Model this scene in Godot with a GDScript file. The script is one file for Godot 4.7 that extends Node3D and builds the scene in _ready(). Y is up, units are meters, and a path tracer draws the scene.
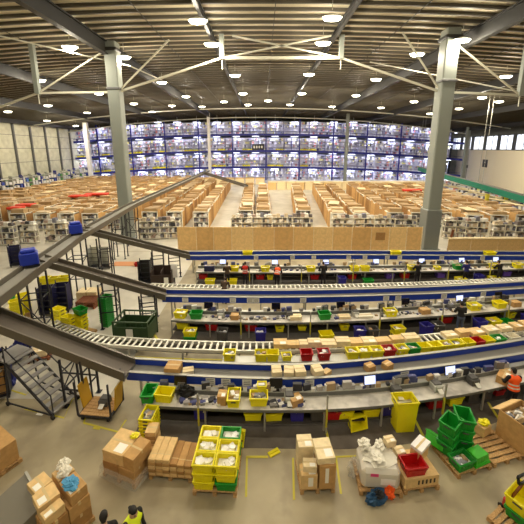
extends Node3D
# A mail-order warehouse seen from a high gantry: arched roof, a far pick tower, picking shelves, three packing lines, pallets in front.

const FOCAL := 320.0      # focal length in pixels of the 524 x 524 frame
const MID_X := 262.0
const AXIS_Y := 217.0     # the lens is shifted: its axis meets the picture above the middle
const EYE := 9.5          # height of the lens above the floor
const TILT := 0.20944     # 12 degrees down

var M := {}               # materials
var cache := {}           # meshes shared between alike pieces
var names := {}
var rng := RandomNumberGenerator.new()

# ---------------------------------------------------------------- places
func at(x: float, y: float, h := 0.0) -> Vector3:      # the point at height h that is seen at pixel x, y
	var a := (x - MID_X) / FOCAL
	var b := (AXIS_Y - y) / FOCAL
	var d := Vector3(a, b * cos(TILT) - sin(TILT), -cos(TILT) - b * sin(TILT))
	var t := (h - EYE) / d.y
	return Vector3(d.x * t, h, d.z * t)

func ray_at(x: float, y: float, depth: float) -> Vector3:   # the point seen at pixel x, y at a given depth
	var a := (x - MID_X) / FOCAL
	var b := (AXIS_Y - y) / FOCAL
	var d := Vector3(a, b * cos(TILT) - sin(TILT), -cos(TILT) - b * sin(TILT))
	var t := -depth / d.z
	return Vector3(d.x * t, EYE + d.y * t, d.z * t)

func roof_y(x: float) -> float:
	return 20.4 - 0.0013 * x * x

func under_roof(x: float, y: float, drop: float) -> Vector3:
	var h := 19.0
	var p := Vector3.ZERO
	for k in 30:
		p = at(x, y, h)
		h = lerpf(h, roof_y(p.x) - drop, 0.6)
		h = maxf(h, EYE + 1.0)
	if p.z < -98.0 or absf(p.x) > 50.0:
		var depth := 96.0
		if absf(p.x) > 50.0:
			depth = minf(depth, 50.0 / absf(x - MID_X) * FOCAL)
		p = ray_at(x, y, depth)
	return p

func curve_path(px: Array, h: float, step := 0.5) -> PackedVector3Array:   # a smooth line through floor places, cut into even steps
	var c := Curve3D.new()
	var pts := []
	for q in px:
		pts.append(at(q[0], q[1], h))
	for i in pts.size():
		var a: Vector3 = pts[maxi(i - 1, 0)]
		var b: Vector3 = pts[mini(i + 1, pts.size() - 1)]
		var tangent := (b - a) / 6.0
		c.add_point(pts[i], -tangent, tangent)
	var n := maxi(2, int(c.get_baked_length() / step))
	var out := PackedVector3Array()
	for i in n + 1:
		out.append(c.sample_baked(c.get_baked_length() * i / n, true))
	return out

func along(path: PackedVector3Array, x_pixel: float) -> Transform3D:   # where a path crosses a column of the picture: origin there, x along the path, -z away from the lens
	var best := 0
	var err := 1e9
	for i in path.size():
		var p := path[i]
		var rel := p - Vector3(0, EYE, 0)
		var zc := rel.y * sin(TILT) + rel.z * cos(TILT)
		var sx := MID_X + FOCAL * rel.x / -zc
		if absf(sx - x_pixel) < err:
			err = absf(sx - x_pixel)
			best = i
	var a := path[maxi(best - 1, 0)]
	var b := path[mini(best + 1, path.size() - 1)]
	var dir := (b - a)
	dir.y = 0
	dir = dir.normalized()
	# refine between neighbours
	var pbest := path[best]
	var e0 := err
	for k in range(-10, 11):
		var q := path[best].lerp(b if k > 0 else a, absf(k) / 10.0)
		var rel := q - Vector3(0, EYE, 0)
		var zc := rel.y * sin(TILT) + rel.z * cos(TILT)
		var e := absf(MID_X + FOCAL * rel.x / -zc - x_pixel)
		if e < e0:
			e0 = e
			pbest = q
	return Transform3D(Basis(dir, Vector3.UP, dir.cross(Vector3.UP)), pbest)

# ---------------------------------------------------------------- meshes
func tool() -> SurfaceTool:
	var st := SurfaceTool.new()
	st.begin(Mesh.PRIMITIVE_TRIANGLES)
	st.set_smooth_group(-1)
	return st

func done(st: SurfaceTool) -> ArrayMesh:
	st.generate_normals()
	return st.commit()

func face(st: SurfaceTool, pts: Array, inside: Vector3) -> void:   # a flat convex face that looks away from a point inside
	var n := Vector3.ZERO
	for i in range(1, pts.size() - 1):
		n += (pts[i] - pts[0]).cross(pts[i + 1] - pts[0])
	var out: bool = n.dot(pts[0] - inside) > 0.0
	for i in range(1, pts.size() - 1):
		st.add_vertex(pts[0])
		if out:
			st.add_vertex(pts[i + 1])
			st.add_vertex(pts[i])
		else:
			st.add_vertex(pts[i])
			st.add_vertex(pts[i + 1])

func bx(st: SurfaceTool, c: Vector3, size: Vector3, bevel := 0.0, basis := Basis.IDENTITY) -> void:
	var h := size / 2.0
	if bevel <= 0.0:
		for ax in 3:
			for s in [-1.0, 1.0]:
				var u := (ax + 1) % 3
				var v := (ax + 2) % 3
				var pts := []
				for q in [[-1, -1], [1, -1], [1, 1], [-1, 1]]:
					var p := Vector3.ZERO
					p[ax] = s * h[ax]
					p[u] = q[0] * h[u]
					p[v] = q[1] * h[v]
					pts.append(c + basis * p)
				face(st, pts, c)
		return
	var b := minf(bevel, minf(h.x, minf(h.y, h.z)) * 0.6)
	for ax in 3:
		var u := (ax + 1) % 3
		var v := (ax + 2) % 3
		for s in [-1.0, 1.0]:
			var pts := []
			for q in [[-1, -1], [1, -1], [1, 1], [-1, 1]]:
				var p := Vector3.ZERO
				p[ax] = s * h[ax]
				p[u] = q[0] * (h[u] - b)
				p[v] = q[1] * (h[v] - b)
				pts.append(c + basis * p)
			face(st, pts, c)
		for su in [-1.0, 1.0]:
			for sv in [-1.0, 1.0]:
				var e := []
				for t in [[0, -1], [0, 1], [1, 1], [1, -1]]:
					var p := Vector3.ZERO
					p[ax] = t[1] * (h[ax] - b)
					p[u] = su * (h[u] - (0.0 if t[0] == 0 else b))
					p[v] = sv * (h[v] - (b if t[0] == 0 else 0.0))
					e.append(c + basis * p)
				face(st, e, c)
	for sx in [-1.0, 1.0]:
		for sy in [-1.0, 1.0]:
			for sz in [-1.0, 1.0]:
				face(st, [c + basis * Vector3(sx * h.x, sy * (h.y - b), sz * (h.z - b)), c + basis * Vector3(sx * (h.x - b), sy * h.y, sz * (h.z - b)), c + basis * Vector3(sx * (h.x - b), sy * (h.y - b), sz * h.z)], c)

func bar(st: SurfaceTool, a: Vector3, b: Vector3, w: float, d := -1.0) -> void:   # a square bar between two points
	var dir := (b - a)
	var l := dir.length()
	dir = dir / l
	var up := Vector3.UP if absf(dir.y) < 0.95 else Vector3.BACK
	var side := dir.cross(up).normalized()
	var top := side.cross(dir).normalized()
	bx(st, (a + b) / 2.0, Vector3(l, d if d > 0 else w, w), 0.0, Basis(dir, top, side))

func tube(st: SurfaceTool, a: Vector3, b: Vector3, r0: float, r1 := -1.0, n := 8) -> void:
	if r1 < 0:
		r1 = r0
	var dir := (b - a).normalized()
	var up := Vector3.UP if absf(dir.y) < 0.95 else Vector3.BACK
	var u := dir.cross(up).normalized()
	var v := u.cross(dir).normalized()
	var ra := []
	var rb := []
	for i in n:
		var t := TAU * i / n
		ra.append(a + (u * cos(t) + v * sin(t)) * r0)
		rb.append(b + (u * cos(t) + v * sin(t)) * r1)
	var mid := (a + b) / 2.0
	for i in n:
		var j := (i + 1) % n
		face(st, [ra[i], ra[j], rb[j], rb[i]], mid)
	if r0 > 0.001:
		face(st, ra, mid)
	if r1 > 0.001:
		face(st, rb, mid)

func lateral(path: PackedVector3Array, i: int) -> Vector3:   # unit sideways direction, away from the lens for a path that runs to the right
	var d := path[mini(i + 1, path.size() - 1)] - path[maxi(i - 1, 0)]
	d.y = 0
	d = d.normalized()
	return -d.cross(Vector3.UP)

func strip(st: SurfaceTool, path: PackedVector3Array, a: float, b: float, y0: float, y1: float, from := 0, to := -1) -> void:   # a long bent box along a path: a to b sideways, y0 to y1 above it
	if to < 0:
		to = path.size() - 1
	for i in range(from, to):
		var n0 := lateral(path, i)
		var n1 := lateral(path, i + 1)
		var q := [path[i] + n0 * a + Vector3.UP * y0, path[i] + n0 * b + Vector3.UP * y0, path[i] + n0 * b + Vector3.UP * y1, path[i] + n0 * a + Vector3.UP * y1]
		var r := [path[i + 1] + n1 * a + Vector3.UP * y0, path[i + 1] + n1 * b + Vector3.UP * y0, path[i + 1] + n1 * b + Vector3.UP * y1, path[i + 1] + n1 * a + Vector3.UP * y1]
		var mid: Vector3 = (q[0] + q[2] + r[0] + r[2]) / 4.0
		for k in 4:
			var j := (k + 1) % 4
			face(st, [q[k], q[j], r[j], r[k]], mid)
		if i == from:
			face(st, q, mid)
		if i == to - 1:
			face(st, r, mid)

func box_mesh(size: Vector3, bevel := 0.0) -> ArrayMesh:   # stands on its base
	var key := "box%s_%s" % [size, bevel]
	if not cache.has(key):
		var st := tool()
		bx(st, Vector3(0, size.y / 2.0, 0), size, bevel)
		cache[key] = done(st)
	return cache[key]

# ---------------------------------------------------------------- nodes
func numbered(called: String) -> String:
	if not names.has(called):
		names[called] = 0
		return called
	names[called] += 1
	return "%s_%03d" % [called, names[called]]

func thing(called: String, label: String, category: String, group := "", place := Transform3D.IDENTITY) -> Node3D:
	var o := Node3D.new()
	o.name = numbered(called)
	add_child(o)
	o.transform = place
	o.set_meta("label", label)
	o.set_meta("category", category)
	if group:
		o.set_meta("group", group)
	return o

func part(parent: Node, called: String, mesh: Mesh, mat: Material, place := Transform3D.IDENTITY) -> MeshInstance3D:
	var o := MeshInstance3D.new()
	o.name = called
	o.mesh = mesh
	o.material_override = mat
	o.transform = place
	o.cast_shadow = GeometryInstance3D.SHADOW_CASTING_SETTING_ON
	parent.add_child(o, true)
	return o

func structure(called: String, mesh: Mesh, mat: Material, label := "", category := "") -> MeshInstance3D:
	var o := part(self, called, mesh, mat)
	o.set_meta("kind", "structure")
	if label:
		o.set_meta("label", label)
		o.set_meta("category", category)
	return o

func setting(called: String, label: String, category: String) -> Node3D:
	var o := thing(called, label, category)
	o.set_meta("kind", "structure")
	return o

func turned(p: Vector3, degrees: float) -> Transform3D:
	return Transform3D(Basis(Vector3.UP, deg_to_rad(degrees)), p)

const ORDINALS := ["first", "second", "third", "fourth", "fifth", "sixth", "seventh", "eighth", "ninth", "tenth", "eleventh", "twelfth", "thirteenth", "fourteenth", "fifteenth", "sixteenth", "seventeenth", "eighteenth", "nineteenth"]
const TENS := ["", "", "twent", "thirt", "fort", "fift", "sixt", "sevent", "eight", "ninet"]
func nth(i: int) -> String:   # 0 is first
	if i < 19:
		return ORDINALS[i]
	var n := i + 1
	if n % 10 == 0:
		return TENS[n / 10] + "ieth"
	return TENS[n / 10] + "y-" + ORDINALS[n % 10 - 1]

# ---------------------------------------------------------------- materials
func speckle(size: int, freq: float, seed_: int, lo: Color, hi: Color, freq2 := 0.0, share := 0.0, dark := Color.BLACK) -> ImageTexture:
	var n := FastNoiseLite.new()
	n.seed = seed_
	n.frequency = freq
	n.fractal_octaves = 5
	var a := n.get_seamless_image(size, size)
	var b: Image = null
	if share > 0.0:
		var n2 := FastNoiseLite.new()
		n2.seed = seed_ + 7
		n2.frequency = freq2
		n2.fractal_octaves = 4
		b = n2.get_seamless_image(size, size)
	var img := Image.create(size, size, true, Image.FORMAT_RGB8)
	for y in size:
		for x in size:
			var c := lo.lerp(hi, a.get_pixel(x, y).r)
			if b:
				c = c.lerp(dark, share * smoothstep(0.5, 0.8, b.get_pixel(x, y).r))
			img.set_pixel(x, y, c)
	img.generate_mipmaps()
	return ImageTexture.create_from_image(img)

func paint(called: String, c: Color, rough := 0.6, metal := 0.0) -> StandardMaterial3D:
	var m := StandardMaterial3D.new()
	m.albedo_color = c
	m.roughness = rough
	m.metallic = metal
	M[called] = m
	return m

func grained(called: String, tex: Texture2D, scale_: float, rough := 0.8, tint := Color.WHITE, world := false) -> StandardMaterial3D:
	var m := paint(called, tint, rough)
	m.albedo_texture = tex
	m.uv1_triplanar = true
	m.uv1_world_triplanar = world
	m.uv1_scale = Vector3.ONE * scale_
	return m

func make_materials() -> void:
	grained("concrete", speckle(512, 0.012, 3, Color(0.56, 0.515, 0.41), Color(0.70, 0.65, 0.53), 0.02, 0.35, Color(0.47, 0.43, 0.35)), 1.0 / 14.0, 0.5, Color.WHITE, true)
	grained("dark_strip", speckle(256, 0.03, 4, Color(0.30, 0.27, 0.24), Color(0.40, 0.365, 0.325)), 1.0 / 5.0, 0.65, Color.WHITE, true)
	var board := speckle(256, 0.012, 5, Color(0.90, 0.90, 0.89), Color(1, 1, 1))
	grained("card", board, 1.6, 0.85, Color(0.78, 0.61, 0.38))
	grained("card_light", board, 1.6, 0.85, Color(0.90, 0.76, 0.53))
	grained("card_cream", board, 1.6, 0.85, Color(0.95, 0.87, 0.70))
	grained("card_dark", board, 1.6, 0.85, Color(0.68, 0.51, 0.30))
	grained("card_sheet", board, 0.9, 0.85, Color(0.92, 0.76, 0.51))
	grained("card_sheet_b", board, 0.7, 0.85, Color(0.87, 0.70, 0.45))
	grained("card_sheet_c", board, 1.1, 0.85, Color(0.95, 0.81, 0.57))
	grained("wood", speckle(256, 0.05, 6, Color(0.60, 0.45, 0.27), Color(0.82, 0.67, 0.45)), 1.2, 0.8)
	grained("wood_red", speckle(128, 0.05, 8, Color(0.40, 0.22, 0.13), Color(0.56, 0.33, 0.2)), 1.2, 0.8)
	paint("tape", Color(0.80, 0.70, 0.50), 0.35)
	paint("label", Color(0.93, 0.92, 0.88), 0.5)
	paint("print", Color(0.15, 0.15, 0.16), 0.6)
	paint("yellow", Color(0.93, 0.88, 0.05), 0.42)
	paint("green", Color(0.08, 0.58, 0.17), 0.42)
	paint("bright_green", Color(0.22, 0.72, 0.13), 0.42)
	paint("red", Color(0.72, 0.06, 0.06), 0.42)
	paint("blue_bin", Color(0.17, 0.15, 0.55), 0.45)
	paint("grey_bin", Color(0.30, 0.29, 0.28), 0.5)
	paint("cream_bin", Color(0.90, 0.87, 0.78), 0.5)
	paint("purple", Color(0.42, 0.30, 0.70), 0.5)
	paint("rail_blue", Color(0.11, 0.24, 0.66), 0.4)
	paint("drive_blue", Color(0.10, 0.20, 0.66), 0.45)
	paint("belt", Color(0.52, 0.51, 0.48), 0.7)
	paint("belt_dark", Color(0.32, 0.285, 0.25), 0.6)
	paint("trough", Color(0.40, 0.375, 0.33), 0.4, 0.35)
	paint("teal", Color(0.10, 0.47, 0.38), 0.5)
	paint("steel", Color(0.66, 0.65, 0.61), 0.45, 0.3)
	paint("zinc", Color(0.74, 0.74, 0.71), 0.4, 0.3)
	paint("roller", Color(0.84, 0.83, 0.78), 0.35, 0.3)
	paint("dark_steel", Color(0.10, 0.10, 0.15), 0.5)
	paint("navy", Color(0.09, 0.09, 0.27), 0.55)
	paint("black", Color(0.035, 0.035, 0.04), 0.55)
	paint("screen_off", Color(0.03, 0.03, 0.07), 0.15)
	grained("worktop", speckle(256, 0.02, 9, Color(0.74, 0.72, 0.68), Color(0.90, 0.88, 0.84), 0.015, 0.5, Color(0.55, 0.53, 0.5)), 0.25, 0.5, Color.WHITE, true)
	paint("bench_grey", Color(0.42, 0.42, 0.40), 0.55)
	paint("under_shelf", Color(0.25, 0.23, 0.21), 0.6)
	paint("line_yellow", Color(0.78, 0.73, 0.22), 0.6)
	paint("column_paint", Color(0.54, 0.56, 0.53), 0.55)
	paint("column_guard", Color(0.55, 0.57, 0.56), 0.35, 0.4)
	paint("roof_sheet", Color(0.82, 0.78, 0.68), 0.6)
	paint("purlin", Color(0.33, 0.31, 0.27), 0.6)
	paint("rafter", Color(0.15, 0.145, 0.14), 0.6)
	paint("brace", Color(0.76, 0.75, 0.68), 0.5)
	grained("wall_panel", speckle(128, 0.02, 12, Color(0.72, 0.71, 0.62), Color(0.84, 0.83, 0.74)), 0.2, 0.7, Color.WHITE, true)
	paint("wall_post", Color(0.36, 0.36, 0.36), 0.6)
	paint("partition", Color(0.88, 0.84, 0.74), 0.7)
	paint("white", Color(0.92, 0.91, 0.90), 0.6)
	paint("tower_blue", Color(0.16, 0.18, 0.55), 0.5)
	paint("tower_white", Color(0.86, 0.86, 0.93), 0.6)
	paint("shelf_white", Color(0.92, 0.90, 0.84), 0.55)
	var g := paint("goods", Color.WHITE, 0.6)
	g.vertex_color_use_as_albedo = true
	var glow := paint("lamp_glow", Color(1, 1, 0.95), 0.5)
	glow.emission_enabled = true
	glow.emission = Color(1.0, 0.97, 0.86)
	glow.emission_energy_multiplier = 12.0
	var cool := paint("tube_glow", Color(1, 1, 1), 0.5)
	cool.emission_enabled = true
	cool.emission = Color(0.86, 0.88, 1.0)
	cool.emission_energy_multiplier = 5.0
	var scr := paint("screen_on", Color(0.75, 0.8, 0.95), 0.3)
	scr.emission_enabled = true
	scr.emission = Color(0.78, 0.82, 1.0)
	scr.emission_energy_multiplier = 0.9
	var glass := paint("pane", Color(0.9, 0.95, 1.0, 0.12), 0.05)
	glass.transparency = BaseMaterial3D.TRANSPARENCY_ALPHA
	var film := paint("film", Color(0.92, 0.92, 0.9, 0.24), 0.15)
	film.transparency = BaseMaterial3D.TRANSPARENCY_ALPHA
	var milky := paint("film_white", Color(0.93, 0.92, 0.89, 0.62), 0.25)
	milky.transparency = BaseMaterial3D.TRANSPARENCY_ALPHA
	paint("green_steel", Color(0.17, 0.27, 0.14), 0.5)
	paint("bin_brown", Color(0.20, 0.14, 0.10), 0.7)
	paint("card_orange", Color(0.80, 0.55, 0.36), 0.7)
	paint("tread", Color(0.62, 0.61, 0.60), 0.5, 0.3)
	paint("end_yellow", Color(0.80, 0.62, 0.14), 0.6)
	paint("pink", Color(0.85, 0.25, 0.5), 0.6)
	grained("pale_floor", speckle(256, 0.012, 15, Color(0.70, 0.68, 0.62), Color(0.82, 0.80, 0.75), 0.02, 0.3, Color(0.62, 0.6, 0.55)), 1.0 / 14.0, 0.45, Color.WHITE, true)  # paler floor tone; between the picking shelves it paints in lamp brightness
	paint("sack_white", Color(0.88, 0.86, 0.80), 0.5)
	paint("sack_blue", Color(0.10, 0.14, 0.42), 0.45)
	paint("jacket_blue", Color(0.12, 0.28, 0.42), 0.7)
	paint("orange", Color(0.95, 0.36, 0.06), 0.6)
	paint("cover_red", Color(0.85, 0.22, 0.10), 0.6)
	paint("light_blue", Color(0.25, 0.55, 0.72), 0.5)
	paint("grey_box", Color(0.47, 0.45, 0.40), 0.6)
	paint("vest_orange", Color(1.0, 0.36, 0.05), 0.65)
	paint("vest_yellow", Color(0.86, 0.93, 0.10), 0.65)
	paint("vest_red", Color(0.82, 0.12, 0.08), 0.65)
	paint("reflective", Color(0.85, 0.85, 0.82), 0.3)
	paint("hair_dark", Color(0.07, 0.05, 0.04), 0.7)
	paint("hair_brown", Color(0.22, 0.13, 0.07), 0.7)
	paint("shirt_black", Color(0.05, 0.045, 0.05), 0.8)
	paint("shirt_blue", Color(0.13, 0.13, 0.40), 0.8)
	paint("shirt_brown", Color(0.28, 0.20, 0.12), 0.8)
	var body := paint("body", Color.WHITE, 0.75)
	body.vertex_color_use_as_albedo = true

# ---------------------------------------------------------------- the scene
func _ready() -> void:
	var cam := Camera3D.new()
	cam.name = "camera"
	add_child(cam)
	cam.position = Vector3(0, EYE, 0)
	cam.rotation = Vector3(-TILT, 0, 0)
	cam.near = 0.1
	cam.far = 400.0
	cam.projection = Camera3D.PROJECTION_FRUSTUM
	cam.size = 524.0 / FOCAL * cam.near
	cam.frustum_offset = Vector2(0, (AXIS_Y - 262.0) / FOCAL * cam.near)
	cam.current = true
	var we := WorldEnvironment.new()
	we.name = "environment"
	var env := Environment.new()
	var sky := Sky.new()
	var air := ProceduralSkyMaterial.new()
	air.sky_top_color = Color(0.75, 0.80, 0.90)
	air.sky_horizon_color = Color(0.93, 0.95, 1.0)
	air.ground_horizon_color = Color(0.80, 0.80, 0.80)
	air.ground_bottom_color = Color(0.6, 0.6, 0.58)
	air.energy_multiplier = 2.2
	sky.sky_material = air
	env.background_mode = Environment.BG_SKY
	env.sky = sky
	env.tonemap_mode = Environment.TONE_MAPPER_LINEAR
	env.tonemap_exposure = 1.45
	env.sdfgi_enabled = true
	env.ssao_enabled = true
	env.ssil_enabled = true
	we.environment = env
	add_child(we)
	rng.seed = 20
	make_materials()
	build_shell()
	build_roof()
	build_columns()
	build_lamps()
	build_tower()
	build_shelf_field()
	build_screens()
	build_lines()
	build_feeders()
	build_left_yard()
	build_pallets()
	build_people()

const LAMP_ENERGY := 36.0

# ---------------------------------------------------------------- shell
func build_shell() -> void:
	var st := tool()
	bx(st, Vector3(0, -0.15, -52), Vector3(150, 0.3, 156))
	structure("floor", done(st), M.concrete, "worn beige concrete warehouse floor", "floor")
	# a dark brown floor strip in front of the near packing bench
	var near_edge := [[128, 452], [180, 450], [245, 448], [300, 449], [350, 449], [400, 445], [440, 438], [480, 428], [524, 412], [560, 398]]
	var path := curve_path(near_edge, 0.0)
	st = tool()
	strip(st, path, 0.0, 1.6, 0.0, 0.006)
	var w := structure("floor_dark_strip", done(st), M.dark_strip, "dark brown floor strip along the front of the near packing bench", "dark_strip")
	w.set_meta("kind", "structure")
	# lighter floor sheet: lamp brightness painted into its colour, under shelves and tower
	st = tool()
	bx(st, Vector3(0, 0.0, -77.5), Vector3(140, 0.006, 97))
	structure("floor_picking", done(st), M.pale_floor, "floor with lamp brightness painted in, between the picking shelves", "floor")
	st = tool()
	bx(st, Vector3(-23.0, 0.0, -19.8), Vector3(34.0, 0.006, 18.2))  # a paler floor sheet under the incline conveyors
	structure("floor_yard", done(st), M.pale_floor, "pale floor under the incline conveyors", "floor")
	# left wall, panel by panel between posts
	var wl := setting("wall_left", "cream panelled side wall with dark posts behind the picking shelves", "wall")
	var a := Vector3(-54, 0, 22)
	var b := Vector3(-58, 0, -126)
	var n := 26
	var along_wall := (b - a) / n
	var turn := Basis(Vector3.UP, atan2(-along_wall.z, along_wall.x))
	var top := roof_y(56.0) + 0.3
	var rows := [[0.0, 3.2], [3.3, 6.4], [6.5, 9.6], [9.7, 12.6], [12.7, top]]
	for i in n:
		var c := a + along_wall * (i + 0.5)
		for r in rows:
			part(wl, "panel", box_mesh(Vector3(along_wall.length() - 0.08, r[1] - r[0], 0.3)), M.wall_panel, Transform3D(turn, c + Vector3(0, r[0], 0)))
		part(wl, "post", box_mesh(Vector3(0.45, top, 0.45)), M.wall_post, Transform3D(turn, a + along_wall * i + Vector3(0.3, 0, 0)))
	for h in [3.25, 6.45, 9.65, 12.65]:
		var s2 := tool()
		bar(s2, a + Vector3(0.05, h, 0), b + Vector3(0.05, h, 0), 0.16)
		part(wl, "rail", done(s2), M.wall_post)
	# back wall, wall behind the lens
	st = tool()
	bx(st, Vector3(0, 10.3, -127), Vector3(150, 20.6, 0.4))
	structure("wall_back", done(st), M.tower_white, "pale far wall behind the rack tower", "wall")
	st = tool()
	bx(st, Vector3(0, 10.3, 23), Vector3(150, 20.6, 0.4))
	structure("wall_front", done(st), M.wall_panel)
	# right outer wall: low panels, a band of daylight windows above
	var wr := setting("wall_right", "outer side wall with a band of bright windows above the cream partition", "wall")
	var x := 68.0
	for i in 26:
		var z0 := 22.0 - i * 5.8
		var low := 9.2
		part(wr, "panel", box_mesh(Vector3(0.3, low, 5.72)), M.wall_panel, Transform3D(Basis.IDENTITY, Vector3(x, 0, z0 - 2.9)))
		part(wr, "post", box_mesh(Vector3(0.6, 13.6, 0.5)), M.wall_post, Transform3D(Basis.IDENTITY, Vector3(x - 0.3, 0, z0)))
		if i < 18 or i > 24:
			part(wr, "panel", box_mesh(Vector3(0.3, 5.4, 5.72)), M.wall_panel, Transform3D(Basis.IDENTITY, Vector3(x, low + 0.1, z0 - 2.9)))
	part(wr, "rail", box_mesh(Vector3(0.35, 0.25, 150)), M.wall_post, Transform3D(Basis.IDENTITY, Vector3(x - 0.1, 9.1, -52)))
	for i in range(18, 25):
		var z0 := 22.0 - i * 5.8
		var wn := setting("window_%d" % (i - 17), "bright daylight window above the cream partition, %s from the far corner" % nth(24 - i), "window")
		part(wn, "glass", box_mesh(Vector3(0.04, 4.0, 5.0)), M.pane, Transform3D(Basis.IDENTITY, Vector3(x, 9.35, z0 - 2.9)))
		for q in [[Vector3(0.14, 0.14, 5.3), Vector3(x, 9.22, z0 - 2.9)], [Vector3(0.14, 0.14, 5.3), Vector3(x, 13.3, z0 - 2.9)], [Vector3(0.14, 4.0, 0.12), Vector3(x, 9.3, z0 - 0.3)], [Vector3(0.14, 4.0, 0.12), Vector3(x, 9.3, z0 - 5.5)], [Vector3(0.14, 4.0, 0.12), Vector3(x, 9.3, z0 - 2.9)]]:
			part(wn, "window_frame", box_mesh(q[0]), M.wall_post, Transform3D(Basis.IDENTITY, q[1]))
	# cream partition on the right with a hanging sign
	var pts := [at(455, 178, 0), at(524, 200, 0), Vector3(44, 0, -36)]
	var pr := setting("wall_partition", "tall cream partition wall above the green conveyor", "wall")
	for k in 2:
		var p: Vector3 = pts[k]
		var q: Vector3 = pts[k + 1]
		var d := q - p
		var cnt := 3
		for i in cnt:
			var seg := tool()
			bx(seg, p + d * (i + 0.5) / cnt + Vector3(0, 4.6, 0), Vector3(d.length() / cnt - 0.03, 9.2, 0.4), 0.0, Basis(Vector3.UP, atan2(-d.z, d.x)))
			part(pr, "panel", done(seg), M.partition)
	var dd: Vector3 = (pts[1] - pts[0]).normalized()
	var nn := dd.cross(Vector3.UP)
	var sc := ray_at(485, 164, 82.0)
	var onwall: Vector3 = pts[0] + dd * (sc - pts[0]).dot(dd)
	var tr := Transform3D(Basis(dd, Vector3.UP, nn), Vector3(onwall.x, sc.y, onwall.z) - nn * 0.0 + nn * 0.24)
	var sg := thing("wall_sign", "black square sign with a white letter on the cream partition", "sign", "", tr)
	part(sg, "board", box_mesh(Vector3(3.4, 1.9, 0.06), 0.01), M.black, Transform3D(Basis.IDENTITY, Vector3(0, -0.8, 0)))
	var tm := TextMesh.new()
	tm.text = "T"
	tm.font_size = 64
	tm.pixel_size = 0.024
	tm.depth = 0.02
	part(sg, "letter", tm, M.white, Transform3D(Basis.IDENTITY, Vector3(0, 0, 0.045)))
	var pp := thing("conduit", "thin grey cable duct running up the cream partition", "conduit")
	st = tool()
	var c0 := ray_at(465, 178, 95.0)
	var onw: Vector3 = pts[0] + dd * (c0 - pts[0]).dot(dd) + nn * 0.55
	tube(st, Vector3(onw.x, 0, onw.z), Vector3(onw.x, 13.0, onw.z), 0.16)
	part(pp, "pipe", done(st), M.steel)
	st = tool()
	bx(st, Vector3(onw.x, 4.5, onw.z), Vector3(0.5, 0.8, 0.4), 0.03)
	part(pp, "junction_box", done(st), M.wall_post)

# ---------------------------------------------------------------- roof
func arch_strip(st: SurfaceTool, z0: float, z1: float, drop0: float, drop1: float, half := 72.0, n := 28) -> void:   # a bent slab that follows the roof from side to side
	for i in n:
		var xa := -half + 2.0 * half * i / n
		var xb := -half + 2.0 * half * (i + 1) / n
		var q := []
		var r := []
		for c in [[z0, drop0], [z1, drop0], [z1, drop1], [z0, drop1]]:
			q.append(Vector3(xa, roof_y(xa) - c[1], c[0]))
			r.append(Vector3(xb, roof_y(xb) - c[1], c[0]))
		var mid: Vector3 = (q[0] + q[2] + r[0] + r[2]) / 4.0
		for k in 4:
			var j := (k + 1) % 4
			face(st, [q[k], q[j], r[j], r[k]], mid)
		if i == 0:
			face(st, q, mid)
		if i == n - 1:
			face(st, r, mid)

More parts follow.
